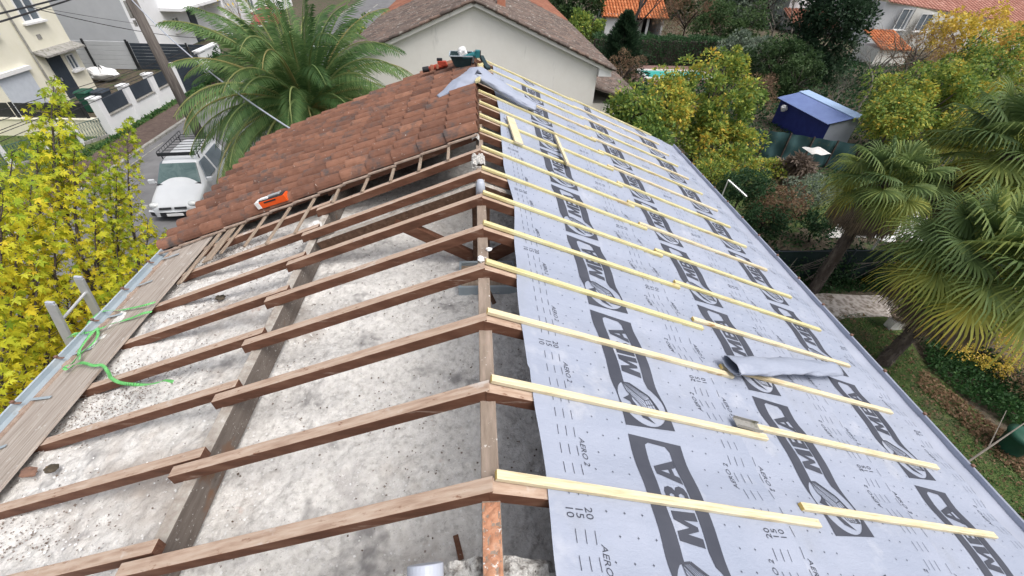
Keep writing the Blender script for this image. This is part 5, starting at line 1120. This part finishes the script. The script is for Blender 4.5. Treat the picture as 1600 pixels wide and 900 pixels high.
wd = [(-30, 8, 0), (-16.8, 8, 0), (-16.8, 20.4, 0), (-30, 20.4, 0)]
cover('grass', wd, 9000, .12, .1, 'leaf_ground', .6, 9, 'needle'); tag(COL.objects[-1], 'garden lawn left of the street', 'grass')
wd = [(-16.5, 16, 0), (-16.1, 16, 0), (-16.1, 32, 0), (-16.5, 32, 0)]
cover('weeds', wd, 2500, .14, .2, 'leaf_ground', .75, 10); tag(COL.objects[-1], 'weeds along the foot of the white street wall', 'weeds')
# yellow shrub lower right
B(1545, 545, -.4, (.85, .8, .55), 3600, .06, 'leaf_gold', 'yellow leaved shrub under the nearest fan palm', 'shrub', seed=61, lumps=50, lump_r=.2, tmean=.45, tsd=.3, name='shrub', trunk_r=.02)
B(1600, 590, -.35, (.5, .6, .4), 1600, .07, 'leaf_rust', 'brown tangled shrub at the right edge beside the yellow one', 'shrub', seed=62, lumps=30, lump_r=.2, tmean=.7, tpl='needle', name='shrub', trunk_r=.02)
# bin and stick at the right edge
p = atz(1592, 690, .3); t = thing('garden_bin', (p.x, p.y, 0), 'dark green round garden bin at the right edge of the lawn', 'bin'); b = MB(); b.lathe((p.x, p.y, 0), [(.20, 0), (.27, .45), (.29, .47), (.27, .48), (.22, .46), (.18, .1), (.001, .08)], 24); b.build('body', 'green_bin', t, smooth=True)
b = MB(); b.lathe((p.x, p.y, 0), [(.285, .482), (.295, .50), (.2, .54), (.001, .56)], 24); b.build('lid', 'green_bin', t, smooth=True)
a_ = onroof(1515, 722, 1, 0); p1 = atz(1580, 675, .25); p0 = atz(1512, 722, .9); b = MB(); b.tube([(p0.x, p0.y, .05), ((p0.x+p1.x)/2, (p0.y+p1.y)/2, .5), (p1.x, p1.y, .7)], [.022, .018, .01], 6); b.tube([((p0.x+p1.x)/2, (p0.y+p1.y)/2, .5), (p1.x-.1, p1.y+.3, .6)], [.012, .006], 5)
o = b.build('dry_branch', 'twig'); tag(o, 'thin dry branch sticking up beside the right gutter', 'branch')
# big trees on the right
for px, py, Y, rad, n, sd, lab, tm in [(1450, 165, 19, (2.6, 2.2, 1.7), 15000, 71, 'large yellow green tree behind the fan palms', .56), (1545, 130, 20.5, (2.4, 2.2, 1.9), 11000, 72, 'large green tree at the right edge above the palms', .46), (1400, 185, 17.5, (1.1, 1.1, .9), 4200, 73, 'small yellow green tree right of the blue shed end', .55), (1560, 205, 16, (2.0, 1.4, 1.0), 5200, 74, 'yellow and green thicket behind the right palms', .62)]:
    B(px, py, Y, rad, n, .15, 'leaf_mid', lab, seed=sd, lumps=110, lump_r=.34, tmean=tm, tsd=.2, droop=.5)
B(1515, 60, 31, (3.0, 2, 1.7), 6000, .2, 'leaf_gold', 'golden yellow tree in front of the pink roofed house', seed=75, lumps=90, lump_r=.4, tmean=.5, tpl='leaf')
B(1440, 80, 28, (1.8, 1.4, 1.3), 2000, .17, 'leaf_rust', 'thin brown tree before the beige facade', seed=76, lumps=70, lump_r=.4, tpl='needle', tmean=.8)
B(1592, 75, 26, (1.2, 1.2, 1.1), 2200, .17, 'leaf_gold', 'orange leaved tree at the right edge', seed=77, lumps=40, lump_r=.3, tmean=.9)
# houses at the top right
h1 = thing('far_house', (50, 55, 0), 'white and beige house with long pinkish tiled roof at the top right', 'house')
def W2(px, py, Y): return aty(px, py, Y)
eA, eB, eC = W2(1385, 3, 48), W2(1432, 12, 47), W2(1610, 52, 44)
def wallq(b, p, q, z): b.poly([(p.x, p.y, 0), (q.x, q.y, 0), (q.x, q.y, z if not isinstance(z, tuple) else z[1]), (p.x, p.y, z if not isinstance(z, tuple) else z[0])])
zE = (eA.z+eC.z)/2
b = MB(); wallq(b, eA, eB, (eA.z, eB.z)); b.poly([(eA.x, eA.y, 0), (eA.x, eA.y+12, 0), (eA.x, eA.y+12, eA.z), (eA.x, eA.y, eA.z)]); o = b.build('wall', 'white_wall', h1)
b = MB(); eB2 = eB+Vector((0, -.05, 0)); wallq(b, eB2, eC, (eB.z, eC.z)); b.build('wall', 'stucco', h1)
up1 = Vector((0, 9, 2.6))
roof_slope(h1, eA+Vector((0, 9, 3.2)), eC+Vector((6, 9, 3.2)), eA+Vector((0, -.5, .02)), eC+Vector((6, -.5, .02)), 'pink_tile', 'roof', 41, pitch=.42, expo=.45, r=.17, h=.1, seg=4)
def fwin(px, py, w_, h_, Y):
    c_ = aty(px, py, Y); c_.y -= .12; t_ = h1; b = MB(); 
    f = window(h1, c_.y, c_.x-w_/2, c_.x+w_/2, c_.z-h_/2, c_.z+h_/2, face='Y', sgn=-1)
fwin(1441, 35, 1.3, 1.5, 46.6); fwin(1412, 30, 1.5, 1.8, 47.2)
h2 = thing('small_annex', (43, 40, 0), 'small outbuilding with two orange roof slopes below the beige facade', 'outbuilding')
pA, pB = aty(1377, 78, 38), aty(1425, 82, 38); b = MB(); b.ext(pA.x, pB.x, 38.2, 41, 0, pA.z); b.build('wall', 'stucco', h2)
roof_slope(h2, (pA.x, 41, pA.z+1.0), (pB.x, 41, pA.z+1.0), (pA.x, 38, pA.z), (pB.x, 38, pA.z), 'orange_tile', 'roof', 42, pitch=.3, expo=.4, r=.12, h=.08)
h3 = thing('far_white_house', (40, 62, 0), 'white house with brown roof far behind the tall evergreen', 'house')
pA, pB = aty(1228, 22, 56), aty(1292, 40, 56); b = MB(); b.ext(pA.x, pB.x+1, 56, 62, 0, pA.z+2.8); b.build('wall', 'white_wall', h3); window(h3, 56, pA.x+4.0, pA.x+5.4, pA.z+.9, pA.z+2.1, face='Y', sgn=-1)
roof_slope(h3, (pB.x+1.5, 56, pA.z+.55), (pA.x-.5, 56, pA.z+.55), (pB.x+1.5, 52.5, pA.z-.8), (pA.x-.5, 52.5, pA.z-.8), 'red_tile', 'roof', 43, pitch=.42, expo=.45, r=.17, h=.1, seg=4)
# bare thicket around hut and left of palm
p = at_tree(380, 35, 33); tree('bare_tree', (-15.6, 34, 0), 6, 'thin bare tree with a few orange leaves left of the date palm', 'tree', 'leaf_gold', n=60, depth=4, seed=91, bark='twig', r=.08, size=.2)
bush('shrub', (-15.9, 31.5, .5), (.6, 3.0, .7), 3000, .16, 'leaf_ground', 'green creeping shrub on the street wall end', 'shrub', seed=92, lumps=30, lump_r=.3)
bush('shrub', (-6.2, 27, 1.6), (1.3, 6, 1.8), 7000, .2, 'leaf_mid', 'hedge like shrub along the left side of the mossy roof', 'shrub', seed=93, lumps=80, lump_r=.5, tmean=.3)
bush('shrub', (-6.5, 11, .8), (.9, 2.5, 1.0), 3800, .14, 'leaf_rust', 'brown undergrowth at the foot of the date palm', 'shrub', seed=94, lumps=50, lump_r=.3)
# ================================================================== LOOSE THINGS ON THE ROOF
# rolled membrane over the ridge
def roll(p_pts, rad, name, lab, m='membrane', turns=None, seed=0):
    b = MB(); n = len(p_pts)-1; P = [Vector(p) for p in p_pts]; rad = rad if isinstance(rad, list) else [rad]*len(P)
    def fn(u, v):
        i = min(n-1, int(u*n)); f = u*n-i; c = P[i].lerp(P[i+1], f); r = rad[i]*(1-f)+rad[i+1]*f; d = (P[i+1]-P[i]).normalized(); s_ = d.cross(Vector((0, 0, 1))).normalized(); q_ = s_.cross(d)
        a = 2*PI*(v*1.35)-PI/2; rr_ = r*(1-.16*v)*(1+.25*noise.noise(Vector((u*7+seed, math.cos(a), math.sin(a))))-.16*abs(noise.noise(Vector((u*16+seed, math.cos(a)*2.5, math.sin(a)*2.5))))); return c+s_*math.cos(a)*rr_*1.25+q_*(math.sin(a)*rr_*.55)
    b.grid(fn, n*16, 60); o = b.build(name, m, smooth=True); md = o.modifiers.new('thick', 'SOLIDIFY'); md.thickness = .002; tag(o, lab, 'roofing membrane'); return o
a0, a1, a2, a3, a4 = onroof(684, 152, -1, .12), onroof(715, 134, -1, .13), Vector((RX, 7.25, 6.26)), onroof(800, 148, 1, .09), onroof(836, 168, 1, .06)
roll([a0, a1, a2, a3, a4], [.05, .15, .17, .14, .11], 'membrane_roll', 'loosely rolled grey membrane lying across the ridge', seed=1)
b0, b1 = onroof(1142, 571, 1, .068), onroof(1306, 575, 1, .06)
roll([b0, b0.lerp(b1, .5)+Vector((0, .01, 0)), b1], [.086, .084, .074], 'membrane_roll', 'short roll of membrane lying on the printed sheets under a batten', seed=5)
# offcuts
def offcut(xy0, xy1, w_, h_, side, lab, m='pine', n=.02):
    p, q_ = onroof(*xy0, side, n), onroof(*xy1, side, n); b = MB(); b.beam(p, q_, w_, h_, up=(side*SN, 0, CS)); o = b.build('wood_offcut', m, bevel=.003); tag(o, lab, 'piece of wood'); return o
offcut((797, 184), (811, 224), .12, .027, 1, 'wide pale board offcut near the ridge on the membrane', n=.02)
offcut((868, 212), (888, 258), .045, .027, 1, 'narrow batten offcut lying across battens on the membrane', n=.03)
offcut((612, 170), (742, 115), .035, .02, -1, 'thin reddish lath lying on the tiles', 'rafter_side', n=.10)
offcut((752, 100), (746, 128), .07, .03, -1, 'yellow wood block standing at the far ridge end', 'pine_yellow', n=.12)
# metal rail bracket
pA, pB = onroof(1148, 659, 1, .012), onroof(1186, 669, 1, .012)
b = MB(); b.beam(pA, pB, .07, .004, up=(SN, 0, CS)); up_v = Vector((SN, 0, CS)); sv = (pB-pA).normalized().cross(up_v)
for s in (-1, 1): b.beam(pA+sv*s*.035+up_v*.012, pB+sv*s*.035+up_v*.012, .003, .026, up=tuple(up_v))
o = b.build('metal_bracket', 'kerb'); tag(o, 'galvanised metal channel lying between two battens', 'bracket')
# tool tray, nail gun, clamps
tp = onroof(722, 98, -1, .10); t = thing('tool_tub', tuple(tp), 'dark green open tool tub on the far ridge', 'tub')
cx, cy, cz = -.19, 8.2, 6.20
b = MB(); b.hexa([(cx-.20, cy-.17, cz-.06), (cx+.16, cy-.17, cz-.12), (cx+.16, cy+.17, cz-.12), (cx-.20, cy+.17, cz-.06), (cx-.30, cy-.24, cz+.17), (cx+.22, cy-.24, cz+.17), (cx+.22, cy+.24, cz+.17), (cx-.30, cy+.24, cz+.17)])
o = b.build('body', 'dark_teal', t)
bm = bmesh.new(); bm.from_mesh(o.data); bm.faces.ensure_lookup_table(); top = max(bm.faces, key=lambda f: f.calc_center_median().z); bmesh.ops.delete(bm, geom=[top], context='FACES_ONLY'); bm.to_mesh(o.data); bm.free(); md = o.modifiers.new('t', 'SOLIDIFY'); md.thickness = .018
b = MB()
for (xa, ya, xb, yb) in ((-.31, -.25, .23, -.25), (-.31, .25, .23, .25), (-.31, -.25, -.31, .25), (.23, -.25, .23, .25)): b.beam((cx+xa, cy+ya, cz+.175), (cx+xb, cy+yb, cz+.175), .022, .022)
b.build('rim', 'zinc', t)
lump(tp+(Vector((cx-.02, cy+.02, cz+.19))-tp)*.74, .08, 9, 'polystyrene', 'crumpled_wrap', sq=(1, .8, 1.1)); tag(COL.objects[-1], 'crumpled white plastic wrap in the tool tub', 'plastic wrap')
t.scale = (.74, .74, .74); TS = tp.copy()
gx, gy, gz = cx+.13, 8.15, cz+.10
t = thing('nail_gun', (gx, gy, gz), 'teal cordless nail gun lying on the tub and ridge', 'power tool')
b = MB(); b.tube([(gx-.20, gy, gz-.03), (gx-.05, gy, gz), (gx+.10, gy, gz+.04)], [.03, .05, .06], 12); b.box((gx+.14, gy, gz+.05), (.10, .13, .14)); b.build('body', 'teal', t, bevel=.008)
b = MB(); b.beam((gx+.06, gy-.02, gz), (gx+.03, gy-.12, gz-.12), .045, .05); b.build('handle', 'black', t, bevel=.01)
b = MB(); b.box((gx+.20, gy, gz+.05), (.03, .12, .12)); b.build('battery', 'black', t, bevel=.005)
b = MB(); b.tube([(gx-.22, gy, gz-.035), (gx-.32, gy, gz-.05)], [.02, .012], 8); b.build('nose', 'aluminium', t); t.scale = (.78, .78, .78)
p = Vector((RX+.06, 8.2, 6.2)); b = MB(); b.beam(p+Vector((.02, .12, .06)), p+Vector((.10, -.22, -.02)), .07, .06); b.beam(p+Vector((.09, -.18, -.01)), p+Vector((.13, -.30, -.03)), .09, .05); o = b.build('hand_plane', 'dark_teal', bevel=.01); tag(o, 'dark green block like tool beside the yellow wood block on the ridge', 'hand tool')
p = onroof(686, 108, -1, .13); t = thing('framing_nailer', tuple(p), 'red and black tool lying left of the tub on the ridge tiles', 'power tool')
b = MB(); b.tube([p+Vector((-.20, 0, .0)), p+Vector((0, 0, .05)), p+Vector((.16, .02, .08))], [.035, .05, .04], 10); b.box(p+Vector((.06, 0, .10)), (.16, .08, .08)); b.build('body', 'red_tool', t, bevel=.01)
b = MB(); b.tube([p+Vector((-.30, 0, -.02)), p+Vector((-.18, 0, .0))], .05, 10); b.box(p+Vector((.02, .0, .16)), (.10, .05, .05)); b.build('grip', 'black', t, bevel=.01)
b = MB(); b.box(p+Vector((-.12, -.06, .04)), (.06, .03, .09)); b.box(p+Vector((-.02, -.07, .06)), (.04, .03, .08)); b.build('clip', 'terracotta', t, bevel=.005)
# orange nail carton with a nail gun strip
pA, pB = onroof(408, 326, -1, .06), onroof(452, 310, -1, .06); p = (pA+pB)/2; d = (pB-pA).normalized(); an_ = Matrix.Rotation(math.atan2(d.y, d.x), 3, 'Z') @ Matrix.Rotation(-SL*.9, 3, 'Y')
t = thing('nail_carton', tuple(p), 'bright orange carton of nails standing on the tile edge', 'carton')
def BX(off, dim, nm, m, par=t): b = MB(); b.box(p+an_ @ Vector(off), dim, M3=an_); return b.build(nm, m, par, bevel=.003)
W_ = (pB-pA).length
BX((0, 0, .05), (W_, .12, .085), 'body', 'orange_card'); BX((-W_*.42, -.001, .056), (W_*.14, .124, .09), 'label_panel', 'white_paint'); BX((.02, .0, .097), (W_*.8, .10, .012), 'lid', 'black'); BX((.05, .02, .112), (W_*.4, .05, .018), 'nail_strip', 'aluminium'); BX((-.08, -.01, .112), (W_*.25, .05, .02), 'nail_strip', 'polystyrene')
p_ = an_ @ Vector((-.01, -.0612, .072)); BX((.0, -.0605, .072), (W_*.4, .003, .022), 'printed_band', 'black')
# ladder
lt_ = thing('ladder', (-5.5, 3.7, 0), 'aluminium ladder leaning on the left gutter, tied with a green strap', 'ladder')
R1t, R1g = atx(79, 475, -4.72), atx(110, 536, -4.80); R2t, R2g = atx(123, 435, -4.72), atx(154, 494, -4.80)
def ext_down(t_, g_): d_ = (g_-t_); d_ = Vector((-.16, 0, -1)).normalized(); k = g_.z/abs(d_.z); return g_+d_*k
for a_, g_ in ((R1t, R1g), (R2t, R2g)):
    b = MB(); e_ = ext_down(a_, g_); b.beam(a_, g_, .034, .095, up=(1, 0, 0)); b.beam(g_, e_, .034, .095, up=(1, 0, 0)); b.build('rail', 'aluminium', lt_, bevel=.004)
    b = MB(); dd2 = (a_-g_).normalized(); b.beam(a_+dd2*.001, a_+dd2*.03, .034, .08, up=(1, 0, 0)); b.build('end_cap', 'pvc', lt_, bevel=.004)
for k in range(14):
    f = -.62+.5*k if False else k
    if k == 0: a_, c_ = R1t.lerp(R1g, .45), R2t.lerp(R2g, .35)
    else:
        e1_, e2_ = ext_down(R1t, R1g), ext_down(R2t, R2g); s = (k-.55)*.28/(R1g-e1_).length
        if s > .98: break
        a_, c_ = R1g.lerp(e1_, s), R2g.lerp(e2_, s)
    b = MB(); b.tube([a_, c_], .016, 8); b.build('rung', 'aluminium', lt_)
# green strap
def ribbon(b, px, wd=.03, off=.03, side=-1):
    P = [onroof(x, y, side, off+(.012*math.sin(i*1.7))) for i, (x, y, *_) in enumerate(px)]
    # smooth path
    Q = []
    for i in range(len(P)-1):
        p0, p1, p2, p3 = P[max(0, i-1)], P[i], P[i+1], P[min(len(P)-1, i+2)]
        for k in range(6):
            t_ = k/6; Q.append(.5*((2*p1)+(p2-p0)*t_+(2*p0-5*p1+4*p2-p3)*t_*t_+(3*p1-p0-3*p2+p3)*t_**3))
    Q.append(P[-1]); tw = 0
    prev = None
    for i in range(len(Q)-1):
        d_ = (Q[i+1]-Q[i]).normalized(); s_ = d_.cross(Vector((-SN, 0, CS))).normalized(); u_ = s_.cross(d_); a_ = .5*math.sin(i*.21)+.25*math.sin(i*.5); w_ = s_*math.cos(a_)+u_*math.sin(a_)
        cur = (Q[i]-w_*wd/2, Q[i]+w_*wd/2)
        if prev: b.poly([prev[0], prev[1], cur[1], cur[0]])
        prev = cur
b = MB()
ribbon(b, [(243, 472), (225, 477), (207, 481), (190, 484), (172, 485), (158, 487), (150, 492), (138, 505), (130, 520), (118, 524), (104, 528)], .022)
ribbon(b, [(237, 487), (222, 490), (205, 497), (188, 502), (172, 507), (155, 514), (135, 520), (115, 522), (103, 530)], .026)
ribbon(b, [(152, 512), (153, 522), (146, 535), (135, 545), (126, 553), (123, 563)], .026)
ribbon(b, [(152, 512), (140, 524), (125, 545), (122, 556), (112, 568), (100, 574), (106, 577), (118, 569), (130, 567), (145, 571), (160, 571), (170, 583), (173, 590), (185, 597), (200, 600), (225, 601), (245, 598), (258, 594), (272, 597)], .028, .04)
o = b.build('lashing_strap', 'strap', smooth=True); md = o.modifiers.new('t', 'SOLIDIFY'); md.thickness = .0015; tag(o, 'bright green strap tying the ladder across the eave boards', 'strap')
# debris
def on_ins(x, y, dz=.01):
    for _ in range(3):
        p = atz(x, y, 4.93); z = zfloor(p.x); p = atz(x, y, z)
    return p+Vector((0, 0, dz))
for i, (x, y, r, lab, m, nm, cat) in enumerate([(46, 739, .045, 'brown clod of dirt on the insulation near the eave boards', 'rust', 'dirt_clod', 'clod'), (82, 733, .035, 'smaller flat clod of dirt beside the brown one', 'soil', 'dirt_clod', 'clod'), (345, 466, .04, 'brown clod between two rafters near the eave', 'soil', 'dirt_clod', 'clod')]):
    p = on_ins(x, y); o = lump(p, r, i+3, m, nm, sq=(1.3, 1, .5)); tag(o, lab, cat)
p0, p1 = on_ins(712, 838), on_ins(721, 876); b = MB(); b.beam(p0, p1, .035, .03); o = b.build('wood_splinter', 'rafter_side'); tag(o, 'short dark splinter of wood on the insulation near the vent pipe', 'piece of wood')
o = lump((RX-.02, 2.72, 5.99), .028, 15, 'polystyrene', 'plaster_lump', sq=(1, 1.3, .6)); tag(o, 'white plaster lump on the left edge of the ridge beam', 'plaster')
o = lump((RX+.05, 2.86, 5.985), .02, 16, 'polystyrene', 'plaster_lump', sq=(1.3, 1, .6)); tag(o, 'small white plaster lump on the right edge of the ridge beam', 'plaster')
pp = RP(-1, 2.12, 4.4, -.09); o = lump(pp, .075, 21, 'insulation', 'foam_lump', sq=(1.0, 1.6, .5)); tag(o, 'white lump of foam on the purlin beside the rafter lap', 'foam')
# flakes: uncountable debris
rng = np.random.default_rng(8); n = 11000
X = rng.uniform(-3.9, .9, n); Y = rng.uniform(.7, 6.0, n); den = np.sin(X*2.1+1)*np.sin(Y*1.7)+.5*np.sin(X*5+Y*3); k = rng.uniform(-1.6, 1, n) < den; X, Y = X[k], Y[k]
Z = np.array([ins((x-X0)/(X1-X0), (y-Y0)/(Y1-Y0))[2] if False else zfloor(x) for x, y in zip(X, Y)])+rng.uniform(-.015, .03, len(X))
tt = np.where(rng.uniform(0, 1, len(X)) < .30, rng.uniform(0, .45, len(X)), rng.uniform(.5, 1, len(X)))
P = np.stack([X, Y, Z], 1); o = scatter('insulation_flakes', P, rng.normal(0, 1, P.shape)*np.array([1, 1, .4]), .017, tt, 'flake', None, 'round', rng, updir=np.array([0, 0, 3])); tag(o, 'loose flakes and crumbs strewn over the loft insulation', 'debris', kind='stuff')

n = 9000; X = rng.normal(-3.35, .38, n); Y = rng.uniform(1.2, 5.6, n); k = (np.sin(Y*2.9)+np.sin(Y*5.3+1)+rng.normal(0, .5, n) > .1) & (X > -3.95) & (X < -2.3); X, Y = X[k], Y[k]
Z = np.array([ins((x-X0)/(X1-X0), (y-.66)/(9.0-.66))[2] for x, y in zip(X, Y)])+rng.uniform(0, .02, len(X)); P = np.stack([X, Y, Z], 1)
o = scatter('wood_crumbs', P, rng.normal(0, 1, P.shape)*np.array([1, 1, .3]), .013, rng.uniform(.1, .47, len(X)), 'flake', None, 'round', rng, updir=np.array([0, 0, 3])); tag(o, 'brown crumbs and wood dust drifted along the eave boards', 'debris', kind='stuff')
